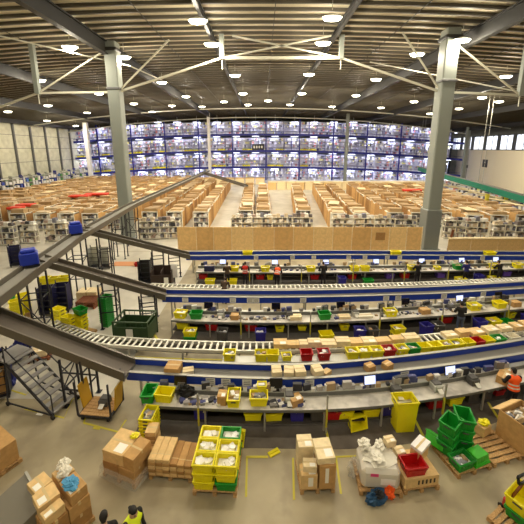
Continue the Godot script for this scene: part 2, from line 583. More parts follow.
func build_roof() -> void:
	var roof := setting("ceiling", "arched cream sheet roof on dark purlins and rafters", "ceiling")
	var pitch := 1.3
	var st := tool()
	arch_strip(st, -pitch + 0.02, 0.0, 0.0, 0.12)
	var sheet := done(st)
	st = tool()
	arch_strip(st, -0.05, 0.05, 0.12, 0.36)
	arch_strip(st, -0.14, -0.05, 0.32, 0.36)
	var purlin := done(st)
	for i in 116:
		var z := 23.0 - i * pitch
		part(roof, "roof_sheet", sheet, M.roof_sheet, Transform3D(Basis.IDENTITY, Vector3(0, 0, z)))
		part(roof, "purlin", purlin, M.purlin, Transform3D(Basis.IDENTITY, Vector3(0, 0, z)))
	# rafters run away from the lens
	for r in [[-55.0, 0.9, 0.4], [-42.0, 1.0, 0.4], [-29.0, 1.1, 0.45], [-15.0, 1.2, 0.5], [-4.6, 0.55, 0.3], [6.6, 0.55, 0.3], [18.0, 1.2, 0.5], [31.5, 1.1, 0.45], [45.0, 1.0, 0.4], [58.0, 0.9, 0.4]]:
		st = tool()
		var y: float = roof_y(r[0]) - 0.5
		bx(st, Vector3(r[0], y - 0.05, -52), Vector3(r[2], 0.1, 148))
		bx(st, Vector3(r[0], y - r[1] / 2.0, -52), Vector3(0.1, r[1], 148))
		bx(st, Vector3(r[0], y - r[1], -52), Vector3(r[2], 0.1, 148))
		part(roof, "rafter", done(st), M.rafter)
	for x in [-36.0, -22.0, -9.5, 1.0, 12.0, 24.5, 38.0]:
		st = tool()
		bx(st, Vector3(x, roof_y(x) - 0.44, -52), Vector3(0.05, 0.05, 148))
		part(roof, "tie_rod", done(st), M.rafter)
	# fascia where the roof meets the tower
	st = tool()
	for i in 24:
		var xa := -60.0 + 5.0 * i
		bar(st, Vector3(xa, roof_y(xa) - 1.9, -97), Vector3(xa + 5.0, roof_y(xa + 5.0) - 1.9, -97), 0.25)
	part(roof, "edge_beam", done(st), M.brace)
	st = tool()
	for i in 24:
		var xa := -60.0 + 5.0 * i
		bar(st, Vector3(xa, roof_y(xa) - 1.4, -80), Vector3(xa + 5.0, roof_y(xa + 5.0) - 1.4, -80), 0.22)
	part(roof, "edge_beam", done(st), M.brace)
	# pale tubular truss across the hall between the two great columns
	var tr := setting("roof_truss", "pale tubular roof truss between the two great columns", "truss")
	var col_l := Vector3(-14.8, 0, -33.8)
	var col_r := Vector3(16.4, 0, -30.2)
	var pl := ray_at(222, 58, 32.5)
	var prr := ray_at(341, 58, 32.5)
	var out_l := ray_at(38, 93, 33.0)
	var out_r := ray_at(520, 95, 31.0)
	var jl := ray_at(118, 92, 33.8)
	var jr := ray_at(441, 92, 30.2)
	var far_l := ray_at(-8, 110, 33.0)
	var bars := [[pl, prr, 0.26], [pl, jl, 0.18], [prr, jr, 0.18], [jl, out_l, 0.18], [jr, out_r, 0.18], [out_l, far_l, 0.16]]
	for q in bars:
		st = tool()
		bar(st, q[0], q[1], q[2])
		part(tr, "chord", done(st), M.brace)
	for q in [pl, prr, out_l, out_r]:
		st = tool()
		var p: Vector3 = q
		bar(st, p + Vector3(0, -0.1, 0), Vector3(p.x, roof_y(p.x) - 0.5, p.z), 0.42)
		part(tr, "post", done(st), M.column_paint)
		st = tool()
		tube(st, p, p + Vector3(0, -1.0, 0), 0.05)
		part(tr, "hanger", done(st), M.brace)
	var dg := [[pl, Vector3(prr.x - 1.0, roof_y(5) - 0.6, -32.5)], [prr, Vector3(pl.x + 1.0, roof_y(5) - 0.6, -32.5)], [out_l, Vector3(col_l.x, roof_y(col_l.x) - 1.2, -33.4)], [out_r, Vector3(col_r.x, roof_y(col_r.x) - 1.2, -30.5)], [jl, Vector3(pl.x - 5.0, roof_y(pl.x) - 0.8, -33)], [jr, Vector3(prr.x + 5.0, roof_y(prr.x) - 0.8, -31)]]
	for q in dg:
		st = tool()
		bar(st, q[0], q[1], 0.13)
		part(tr, "diagonal", done(st), M.brace)
	# long cable trays under the roof
	for q in [[ray_at(0, 36, 27.0), ray_at(130, 66, 36.0)], [ray_at(130, 66, 36.0), ray_at(175, 86, 60.0)], [ray_at(370, 62, 38.0), ray_at(520, 92, 32.0)]]:
		st = tool()
		bar(st, q[0], q[1], 0.1)
		part(tr, "cable_tray", done(st), M.brace)

# ---------------------------------------------------------------- columns
func column(p: Vector3, wide: float, label: String, guard: float, mat: Material, joint: float, top_drop := 0.5) -> void:
	var c := setting("column", label, "column")
	c.position = p
	var h := roof_y(p.x) - top_drop
	part(c, "shaft", box_mesh(Vector3(wide, h, wide), 0.08), mat)
	if guard > 0.0:
		part(c, "guard", box_mesh(Vector3(wide + 0.22, guard, wide + 0.22), 0.06), M.column_guard)
	if joint > 0.0:
		part(c, "collar", box_mesh(Vector3(wide + 0.16, 0.22, wide + 0.16), 0.02), M.wall_post, Transform3D(Basis.IDENTITY, Vector3(0, joint, 0)))
		part(c, "cap_plate", box_mesh(Vector3(wide + 0.25, 0.3, wide + 0.25), 0.04), M.rafter, Transform3D(Basis.IDENTITY, Vector3(0, h - 0.9, 0)))
	part(c, "base_plate", box_mesh(Vector3(wide + 0.5, 0.06, wide + 0.5), 0.01), M.column_guard)

func build_columns() -> void:
	column(Vector3(-14.6, 0, -33.8), 1.15, "great grey steel column behind the incline conveyors, by the blue drive boxes", 0.0, M.column_paint, 15.2)
	column(Vector3(16.25, 0, -30.2), 1.2, "great grey steel column with a metal guard, rising through the cardboard screen", 3.9, M.column_paint, 15.2)
	column(Vector3(-15.3, 0, -95), 0.8, "slim white column standing before the tower, third of four", 0.0, M.white, 0.0)
	column(Vector3(24.0, 0, -93), 0.8, "slim white column before the tower behind the long cream box row", 0.0, M.column_paint, 0.0)
	column(Vector3(-49.5, 0, -93), 1.1, "slim white column by the left end of the tower", 0.0, M.white, 0.0)
	column(Vector3(58.0, 0, -93), 0.9, "slim grey column by the cream partition's far end", 0.0, M.column_paint, 0.0)

# ---------------------------------------------------------------- lamps
func build_lamps() -> void:
	var st := tool()      # a long hood over a glowing bowl
	for k in 16:
		var a := TAU * k / 16.0
		var b := TAU * (k + 1) / 16.0
		var e := [Vector3(cos(a) * 0.75, 0.1, sin(a) * 0.4), Vector3(cos(b) * 0.75, 0.1, sin(b) * 0.4), Vector3(cos(b) * 0.3, 0.3, sin(b) * 0.18), Vector3(cos(a) * 0.3, 0.3, sin(a) * 0.18)]
		face(st, e, Vector3(0, 0.15, 0))
		face(st, [e[3], e[2], Vector3(0, 0.36, 0)], Vector3(0, 0.1, 0))
	var hood := done(st)
	st = tool()
	for k in 16:
		var a := TAU * k / 16.0
		var b := TAU * (k + 1) / 16.0
		var e := [Vector3(cos(a) * 0.7, 0.1, sin(a) * 0.37), Vector3(cos(b) * 0.7, 0.1, sin(b) * 0.37), Vector3(cos(b) * 0.55, -0.08, sin(b) * 0.28), Vector3(cos(a) * 0.55, -0.08, sin(a) * 0.28)]
		face(st, e, Vector3(0, 0.05, 0))
		face(st, [e[3], e[2], Vector3(0, -0.1, 0)], Vector3(0, 0.1, 0))
	var lens := done(st)
	var seen := [[332, 19], [198, 22], [462, 41], [323, 44], [212, 45], [70, 48], [417, 55], [124, 58], [506, 77], [235, 76], [309, 75], [376, 80], [40, 81], [162, 83], [302, 94], [243, 94], [99, 94], [356, 96], [186, 97], [482, 98], [414, 102], [499, 102], [134, 104], [48, 106], [248, 105], [459, 109], [152, 112], [87, 113], [8, 112], [47, 121], [76, 126], [202, 107], [290, 105], [332, 107], [268, 101], [224, 102], [381, 108], [172, 106], [430, 114]]
	var i := 0
	for q in seen:
		var p := under_roof(q[0], q[1], 1.7)
		var o := thing("high_bay_lamp", "glowing round high-bay lamp under the roof, %s counted from the top of the picture" % nth(i), "lamp", "high-bay lamps under the roof", Transform3D(Basis.IDENTITY, p))
		lamp_parts(o, p, hood, lens)
		i += 1
	# the rest of the grid: above and behind the lens
	i = 0
	for x in [-32.0, -16.0, 0.0, 16.0, 32.0]:
		for z in [-13.0, 2.0]:
			if z < -6.0 and absf(x) > 20.0:
				continue
			var p := Vector3(x, roof_y(x) - 1.7, z)
			var o := thing("high_bay_lamp", "glowing high-bay lamp above the frame, %s of those out of view" % nth(i), "lamp", "high-bay lamps above the frame", Transform3D(Basis.IDENTITY, p))
			lamp_parts(o, p, hood, lens)
			i += 1

func lamp_parts(o: Node3D, p: Vector3, hood: Mesh, lens: Mesh) -> void:
	part(o, "hood", hood, M.steel)
	part(o, "lens", lens, M.lamp_glow)
	var st := tool()
	tube(st, Vector3(0, 0.6, 0), Vector3(0, roof_y(p.x) - p.y - 0.1, 0), 0.03, 0.03, 5)
	part(o, "rod", done(st), M.steel)
	var l := AreaLight3D.new()
	l.name = "light"
	l.area_size = Vector2(1.1, 0.6)
	l.light_color = Color(1.0, 0.955, 0.86)
	l.light_energy = LAMP_ENERGY
	l.area_range = 140.0
	l.shadow_enabled = true
	l.position = Vector3(0, -0.13, 0)
	l.rotation_degrees = Vector3(-90, 0, 0)
	o.add_child(l)
	var w := OmniLight3D.new()
	w.name = "bowl_light"
	w.light_size = 0.3
	w.light_color = Color(1.0, 0.955, 0.86)
	w.light_energy = LAMP_ENERGY * 0.33
	w.omni_range = 140.0
	w.omni_attenuation = 2.0
	w.shadow_enabled = true
	w.position = Vector3(0, -0.42, 0)
	o.add_child(w)

# ---------------------------------------------------------------- far pick tower
func tower_drop(x: float) -> float:
	return 0.0007 * x * x

const GOODS := [Color(0.85, 0.85, 0.9), Color(0.75, 0.74, 0.86), Color(0.9, 0.88, 0.84), Color(0.55, 0.54, 0.72), Color(0.16, 0.16, 0.34), Color(0.3, 0.32, 0.5), Color(0.8, 0.78, 0.7), Color(0.88, 0.88, 0.95), Color(0.7, 0.3, 0.3), Color(0.8, 0.75, 0.3), Color(0.1, 0.1, 0.14), Color(0.85, 0.85, 0.95), Color(0.8, 0.8, 0.88)]

func goods_box(st: SurfaceTool, c: Vector3, size: Vector3, palette: Array) -> void:
	var col: Color = palette[rng.randi_range(0, palette.size() - 1)]
	st.set_color(col)
	bx(st, c, size)

func build_tower() -> void:
	var zf := -100.0
	var levels := [0.0, 4.0, 8.9, 13.75]
	var tops := [4.0, 8.9, 13.75, 18.2]
	var tw := thing("rack_tower", "four-level blue steel rack tower filling the far end of the hall", "racking")
	# floors with blue edge beams, a bay at a time
	for k in 3:
		var h: float = tops[k]
		for i in 12:
			var xa := -60.0 + i * 10.2
			var xb := xa + 10.18
			var st := tool()
			bar(st, Vector3(xa, h - tower_drop(xa), zf + 0.4), Vector3(xb, h - tower_drop(xb), zf + 0.4), 0.12, 0.62)
			part(tw, "edge_beam", done(st), M.tower_blue)
			st = tool()
			bar(st, Vector3(xa, h - tower_drop(xa), zf - 9), Vector3(xb, h - tower_drop(xb), zf - 9), 18.0, 0.2)
			part(tw, "deck", done(st), M.tower_white)
			st = tool()
			bar(st, Vector3(xa, h + 0.85 - tower_drop(xa), zf + 0.4), Vector3(xb, h + 0.85 - tower_drop(xb), zf + 0.4), 0.09)
			part(tw, "guard_rail", done(st), M.tower_blue)
	for i in 13:
		var x := -60.0 + i * 10.2
		var st := tool()
		bx(st, Vector3(x, 9.1 - tower_drop(x) / 2.0, zf + 0.4), Vector3(0.34, 18.2 - tower_drop(x), 0.34))
		part(tw, "upright", done(st), M.tower_blue)
	# shelving bays: a few kinds, each bay a thing of its own
	var st2 := tool()
	var w := 2.42
	for sx in [-1.0, 1.0]:
		for z in [-0.05, -1.5]:
			bx(st2, Vector3(sx * (w / 2.0 - 0.06), 1.9, z), Vector3(0.09, 3.8, 0.09))
	var frame := done(st2)
	var board := box_mesh(Vector3(w - 0.1, 0.07, 1.5))
	var kinds := []
	for v in 10:
		var g := tool()
		for s in 4:
			var y := 0.12 + s * 0.95
			var x := -w / 2.0 + 0.15
			while x < w / 2.0 - 0.3:
				var bw := rng.randf_range(0.16, 0.55)
				var bh := rng.randf_range(0.2, 0.8)
				if rng.randf() < 0.85:
					goods_box(g, Vector3(x + bw / 2.0, y + 0.07 + bh / 2.0, rng.randf_range(-0.6, -0.35)), Vector3(bw, bh, 0.6), GOODS)
				x += bw + rng.randf_range(0.02, 0.12)
		kinds.append(done(g))
	var yellow_row := tool()
	for i in 4:
		bx(yellow_row, Vector3(-0.95 + i * 0.62, 0.35, 0.05), Vector3(0.5, 0.45, 0.5), 0.04)
	var yr := done(yellow_row)
	var back := box_mesh(Vector3(w, 3.9, 0.05))
	var floor_names := ["ground level", "second level", "third level", "top level"]
	for k in 4:
		for i in 46:
			var x := -58.6 + i * 2.56
			if k == 0 and absf(x) < 0.0:
				continue
			var o := thing("shelving_bay", "shelving bay of small goods on the tower's %s, %s from its left end" % [floor_names[k], nth(i)], "shelving", "shelving bays in the far tower", Transform3D(Basis.IDENTITY, Vector3(x, levels[k] + (0.13 if k > 0 else 0.0) - (tower_drop(x) if k > 0 else 0.0), zf - (0.9 if i % 2 else 1.1))))
			if k == 0:
				o.scale = Vector3(1, (3.7 - tower_drop(x)) / 3.95, 1)
			if k > 0:
				o.rotation.z = -atan(0.0014 * x)
			part(o, "frame", frame, M.tower_blue if (i + k) % 4 == 0 else M.tower_white)
			for s in 4:
				part(o, "shelf", board, M.tower_white, Transform3D(Basis.IDENTITY, Vector3(0, 0.1 + s * 0.95, -0.75)))
			var g := part(o, "goods", kinds[(i * 7 + k * 3) % 10], M.goods)
			g.set_meta("kind", "stuff")
			part(o, "back_panel", back, M.tower_white, Transform3D(Basis.IDENTITY, Vector3(0, 0, -1.55)))
			if (k == 1 or k == 2) and (i * 5 + k) % 7 < 3 and i < 30:
				part(o, "tote_row", yr, M.yellow).set_meta("kind", "stuff")
	# fluorescent lights on each level
	var housing := box_mesh(Vector3(2.2, 0.1, 0.5))
	var glow := box_mesh(Vector3(2.1, 0.07, 0.42))
	for k in 4:
		var step := 5.9
		var n := int(118.0 / step)
		for i in n:
			var x := -58.0 + step * (i + 0.5)
			for rx in [-55.0, -42.0, -29.0, -15.0, -4.6, 6.6, 18.0, 31.5, 45.0, 58.0]:
				if k == 3 and absf(x - rx) < 1.4:
					x = rx + 1.5
			var y: float = tops[k] - 0.55 - tower_drop(x)
			if k == 3:
				y = minf(17.3, roof_y(x) - 1.6)
			var hang := 0.26 if k < 3 else roof_y(x) - 0.42 - y - 0.45
			var o := thing("fluorescent_light", "white strip light over the aisle on the tower's %s, %s from its left end" % [floor_names[k], nth(i)], "lamp", "strip lights in the tower", Transform3D(Basis.IDENTITY, Vector3(x, y, zf - 0.15)))
			part(o, "housing", housing, M.white, Transform3D(Basis.IDENTITY, Vector3(0, 0.08, 0)))
			part(o, "tube", glow, M.tube_glow)
			part(o, "bracket", box_mesh(Vector3(0.06, hang, 0.06)), M.white, Transform3D(Basis.IDENTITY, Vector3(0, 0.17, 0)))
			var l := AreaLight3D.new()
			l.name = "light"
			l.area_size = Vector2(2.1, 0.4)
			l.light_color = Color(0.88, 0.9, 1.0)
			l.light_energy = 11.0
			l.area_range = 60.0
			l.shadow_enabled = true
			l.position = Vector3(0, -0.02, 0)
			l.rotation_degrees = Vector3(-75, 0, 0)
			o.add_child(l)
	# dark hanging sign
	var p := ray_at(258, 147, 99.6)
	var sg := thing("hanging_sign", "small black hanging sign with pale marks before the tower", "sign", "", Transform3D(Basis.IDENTITY, p))
	part(sg, "board", box_mesh(Vector3(3.6, 1.7, 0.1), 0.02), M.black, Transform3D(Basis.IDENTITY, Vector3(0, -0.85, 0)))
	for i in 4:
		part(sg, "mark", box_mesh(Vector3(0.45, 0.7, 0.04)), M.label, Transform3D(Basis.IDENTITY, Vector3(-1.15 + i * 0.77, -0.35, 0.06)))
	for sx in [-1.0, 1.0]:
		part(sg, "hanger", box_mesh(Vector3(0.05, 13.445 - p.y - 0.84, 0.05)), M.steel, Transform3D(Basis.IDENTITY, Vector3(sx * 1.5, 0.84, 0)))

# ---------------------------------------------------------------- picking shelves
const FIELD_GOODS := [Color(0.75, 0.72, 0.66), Color(0.85, 0.83, 0.78), Color(0.2, 0.17, 0.16), Color(0.4, 0.3, 0.25), Color(0.06, 0.06, 0.07), Color(0.2, 0.2, 0.25), Color(0.6, 0.5, 0.35), Color(0.1, 0.09, 0.09), Color(0.7, 0.7, 0.68)]
const CARD_GOODS := [Color(0.42, 0.27, 0.12), Color(0.47, 0.31, 0.15), Color(0.52, 0.36, 0.18), Color(0.37, 0.23, 0.1), Color(0.66, 0.52, 0.33), Color(0.44, 0.29, 0.13)]

func build_shelf_field() -> void:
	var unit_l := 3.6
	var width := 1.9
	var tall := 2.1
	var st := tool()
	for sx in [-1.0, 1.0]:
		bx(st, Vector3(sx * (width / 2.0 - 0.04), tall / 2.0, 0), Vector3(0.08, tall, 0.08))
	bx(st, Vector3(0, tall - 0.05, 0), Vector3(width, 0.1, 0.06))
	var end_frame := done(st)
	var shelf := box_mesh(Vector3(width - 0.12, 0.05, unit_l - 0.05))
	var panels := [box_mesh(Vector3(0.04, 2.0, 1.12)), box_mesh(Vector3(0.04, 2.2, 1.12)), box_mesh(Vector3(0.04, 1.85, 1.12))]
	var long_panel := [box_mesh(Vector3(0.04, 2.05, 3.55)), box_mesh(Vector3(0.04, 2.2, 3.55))]
	var kinds := []
	for v in 8:
		var g := tool()
		for s in 3:     # things that face the front end of the unit
			var x := -width / 2.0 + 0.12
			while x < width / 2.0 - 0.2:
				var bw := rng.randf_range(0.1, 0.3)
				var bh := rng.randf_range(0.2, 0.48)
				goods_box(g, Vector3(x + bw / 2.0, 0.2 + s * 0.62 + bh / 2.0, unit_l / 2.0 - 0.4), Vector3(bw, bh, 0.6), FIELD_GOODS)
				x += bw + 0.03
		for s in 4:     # cartons on top
			var z := -unit_l / 2.0 + 0.45 + s * 0.9
			var bh := rng.randf_range(0.12, 0.6)
			goods_box(g, Vector3(rng.randf_range(-0.1, 0.1), tall + bh / 2.0 - 0.12, z), Vector3(rng.randf_range(1.2, 1.65), bh, rng.randf_range(0.6, 0.86)), CARD_GOODS)
		kinds.append(done(g))
	var sheet := box_mesh(Vector3(1.3, 0.05, 2.4))
	var mats := [M.card, M.card_dark, M.card_sheet_b]
	# x at 40 m, drift for each metre further, first and last distance
	var rows := []
	for i in 10:
		rows.append([-43.3 + i * 2.85, -0.05, 37.0, 88.0])
	rows.append_array([[-13.7, -0.035, 38.0, 80.0], [-10.7, -0.035, 38.0, 80.0], [-7.5, -0.03, 38.0, 80.0], [-2.0, -0.02, 39.0, 71.0], [0.2, 0.0, 39.0, 71.0], [5.2, 0.07, 39.0, 71.0], [9.3, 0.09, 37.0, 71.0], [12.0, 0.095, 37.0, 71.0]])
	for i in 6:
		rows.append([16.2 + i * 2.9, 0.11, 36.0 + (1.5 if i < 3 else 0.0), 71.0])
	var r_i := 0
	for r in rows:
		var d: float = r[2]
		var k := 0
		while d + unit_l < r[3]:
			var dm := d + unit_l / 2.0
			var x: float = r[0] + r[1] * (dm - 40.0)
			d += unit_l + 0.02
			if absf(x) > 0.84 * dm + 1.5 or (dm < 42.0 and absf(x) > 0.84 * dm - 1.0):
				continue
			var yaw := rad_to_deg(-r[1])
			var o := thing("picking_shelf", "picking shelf with cardboard sides, %s back in the %s row from the left" % [nth(k), nth(r_i)], "shelving", "rows of cardboard-sided picking shelves", turned(Vector3(x, 0, -dm), yaw))
			part(o, "end_frame", end_frame, M.shelf_white, Transform3D(Basis.IDENTITY, Vector3(0, 0, unit_l / 2.0 - 0.05)))
			for s in 4:
				part(o, "shelf", shelf, M.shelf_white, Transform3D(Basis.IDENTITY, Vector3(0, 0.12 + s * 0.62, 0)))
			var far_off := dm > 58.0
			for sx in [-1.0, 1.0]:
				if far_off:
					part(o, "side_panel", long_panel[rng.randi_range(0, 1)], mats[rng.randi_range(0, 2)], Transform3D(Basis.IDENTITY, Vector3(sx * (width / 2.0 + 0.02), 0.05, 0)))
				else:
					for s in 3:
						part(o, "side_panel", panels[rng.randi_range(0, 2)], mats[rng.randi_range(0, 2)], Transform3D(Basis.IDENTITY, Vector3(sx * (width / 2.0 + 0.02), 0.05, -1.17 + s * 1.17)))
			part(o, "goods", kinds[rng.randi_range(0, 7)], M.goods).set_meta("kind", "stuff")
			if rng.randf() < 0.16:
				part(o, "cover_sheet", sheet, M.card_cream, Transform3D(Basis(Vector3.UP, rng.randf_range(-0.2, 0.2)), Vector3(rng.randf_range(-0.3, 0.3), tall + 0.4, rng.randf_range(-0.4, 0.4))))
			k += 1
		r_i += 1
	# white shelving that faces the packing lines, in front of the rows
	var wk := []
	for v in 4:
		var g := tool()
		for s in 3:
			var x := -1.1
			while x < 1.0:
				var bw := rng.randf_range(0.08, 0.28)
				var bh := rng.randf_range(0.2, 0.46)
				goods_box(g, Vector3(x + bw / 2.0, 0.17 + s * 0.62 + bh / 2.0, 0.05), Vector3(bw, bh, 0.4), FIELD_GOODS)
				x += bw + 0.02
		for s in 5:
			var bh := rng.randf_range(0.15, 0.5)
			goods_box(g, Vector3(-0.9 + s * 0.45, 2.0 + bh / 2.0, 0), Vector3(0.38, bh, 0.4), FIELD_GOODS)
		wk.append(done(g))
	var fronts := [[6, 240], [27, 238], [58, 236], [150, 234], [170, 233.5], [242, 229], [262, 229], [282, 229], [302, 229], [342, 230], [362.5, 230], [383, 230], [403.5, 231], [453, 233], [474, 234], [501, 238], [523, 239]]
	var i := 0
	for q in fronts:
		var p := at(q[0], q[1] + 5.0, 0.0)
		var o := thing("goods_shelf", "white open goods shelf facing the packing lines, %s from the left" % nth(i), "shelving", "white goods shelves before the rows", turned(p, 0))
		for sx in [-1.18, 0.0, 1.18]:
			for sz in [-0.26, 0.26]:
				part(o, "post", box_mesh(Vector3(0.06, 2.0, 0.05)), M.shelf_white, Transform3D(Basis.IDENTITY, Vector3(sx, 0, sz)))
		for s in 4:
			part(o, "shelf", box_mesh(Vector3(2.36, 0.05, 0.55)), M.shelf_white, Transform3D(Basis.IDENTITY, Vector3(0, 0.1 + s * 0.62, 0)))
		part(o, "back_panel", box_mesh(Vector3(2.36, 1.95, 0.03)), M.shelf_white, Transform3D(Basis.IDENTITY, Vector3(0, 0, -0.27)))
		part(o, "goods", wk[i % 4], M.goods).set_meta("kind", "stuff")
		i += 1
	# the long row of cream bulk boxes before the tower
	for k in 17:
		var p := at(272 + k * 9.2, 189.5, 0.0)
		var o := thing("bulk_box", "large cream bulk box in the long row before the tower, %s from the left" % nth(k), "box", "cream bulk boxes before the tower", turned(p, 0))
		part(o, "body", box_mesh(Vector3(2.05, 1.7, 1.6), 0.03), M.card_cream if k % 3 else M.card_light)
		part(o, "lid", box_mesh(Vector3(2.12, 0.25, 1.68), 0.03), M.card_cream, Transform3D(Basis.IDENTITY, Vector3(0, 1.7, 0)))
		part(o, "skid", box_mesh(Vector3(2.0, 0.14, 1.55)), M.wood, Transform3D(Basis.IDENTITY, Vector3(0, -0.001, 0)))
	for k in 12:
		var p := at(150 + k * 10.0, 184.0, 0.0)
		var o := thing("bulk_box", "pale bulk box behind the picking shelves by the spine conveyor, %s from the left" % nth(k), "box", "pale bulk boxes behind the shelves", turned(p, 0))
		part(o, "body", box_mesh(Vector3(2.5, 1.5, 1.8), 0.03), M.card_cream)
		part(o, "lid", box_mesh(Vector3(2.56, 0.25, 1.86), 0.03), M.card_light, Transform3D(Basis.IDENTITY, Vector3(0, 1.5, 0)))
	# bright heaps on the shelf tops: red and orange covers
	for q in [[16, 209, 1.5], [26, 206, 1.9], [80, 197, 3.0], [97, 195, 3.4], [412, 191, 3.0]]:
		var p := at(q[0], q[1], 2.38)
		var o := thing("red_cover", "orange-red plastic cover lying on the shelf tops, near picture column %s" % ["one", "two", "three", "four", "five"][[16, 26, 80, 97, 412].find(q[0])], "cover", "", turned(p, 4))
		o.set_meta("label", {16: "orange-red plastic cover on the shelf tops nearest the left edge", 26: "small orange-red cover beside the one nearest the left edge", 80: "long orange-red cover on shelves left of the great column", 97: "orange-red cover touching the great column's left side", 412: "red cover on shelf tops left of the guarded column"}[q[0]])
		part(o, "sheet", box_mesh(Vector3(q[2], 0.3, 1.2), 0.06), M.cover_red)
	# far right: goods racking along the green conveyor
	i = 0
	var gk := []
	for v in 5:
		var g := tool()
		for s in 3:
			for c in 7:
				var bh := rng.randf_range(0.25, 0.7)
				goods_box(g, Vector3(-1.5 + c * 0.5, 0.2 + s * 0.85 + bh / 2.0, 0), Vector3(rng.randf_range(0.2, 0.45), bh, 1.0), GOODS)
		gk.append(done(g))
	for q in [[442, 187], [452, 189.5], [462, 192], [472, 195], [482, 198.5], [493, 202.5], [505, 207], [518, 212]]:
		for row in 2:
			var p := at(q[0] + row * 12.0 - 5.0, q[1] - row * 3.0 + 5.0, 0.0)
			var o := thing("goods_rack", "goods rack beside the green conveyor, %s from its far end in the %s line" % [nth(i), "inner" if row == 0 else "outer"], "shelving", "goods racks by the green conveyor", turned(p, -72))
			o.scale = Vector3(1, 0.7, 1)
			for s in 4:
				part(o, "shelf", box_mesh(Vector3(3.5, 0.06, 1.2)), M.card_cream if row == 0 else M.shelf_white, Transform3D(Basis.IDENTITY, Vector3(0, 0.1 + s * 0.85, 0)))
			for sx in [-1.7, 1.7]:
				part(o, "upright", box_mesh(Vector3(0.1, 2.7, 1.1)), M.shelf_white, Transform3D(Basis.IDENTITY, Vector3(sx, 0, 0)))
			part(o, "goods", gk[(i + row * 2) % 5], M.goods).set_meta("kind", "stuff")
		i += 1

	i = 0
	var ck := []
	var vivid := [Color(0.05, 0.08, 0.4), Color(0.75, 0.72, 0.68), Color(0.1, 0.3, 0.08), Color(0.6, 0.6, 0.58), Color(0.7, 0.7, 0.7), Color(0.1, 0.2, 0.55), Color(0.02, 0.02, 0.03), Color(0.6, 0.6, 0.66), Color(0.45, 0.45, 0.48)]
	for v in 4:
		var g := tool()
		for s in 4:
			for c in 6:
				var bh := rng.randf_range(0.4, 0.85)
				goods_box(g, Vector3(-1.6 + c * 0.62, 0.2 + s * 0.95 + bh / 2.0, 0.1), Vector3(rng.randf_range(0.3, 0.58), bh, 0.9), vivid)
		ck.append(done(g))
	for q in [[3, 202], [14, 199.5], [24, 197], [33, 194.5], [41, 192.5], [49, 190.5], [56, 189], [64, 187], [73, 185], [82, 183.2]]:
		var o := thing("stock_rack", "tall stock rack of coloured goods along the left wall, %s from the left edge" % nth(i), "shelving", "stock racks along the left wall", turned(at(q[0], q[1], 0.0), 68))
		for s in 5:
			part(o, "shelf", box_mesh(Vector3(3.9, 0.06, 1.1)), M.zinc, Transform3D(Basis.IDENTITY, Vector3(0, 0.1 + s * 0.95, 0)))
		for sx in [-1.92, 1.92]:
			part(o, "upright", box_mesh(Vector3(0.1, 4.3, 1.0)), M.tower_blue if i % 2 else M.zinc, Transform3D(Basis.IDENTITY, Vector3(sx, 0, 0)))
		part(o, "goods", ck[i % 4], M.goods).set_meta("kind", "stuff")
		i += 1

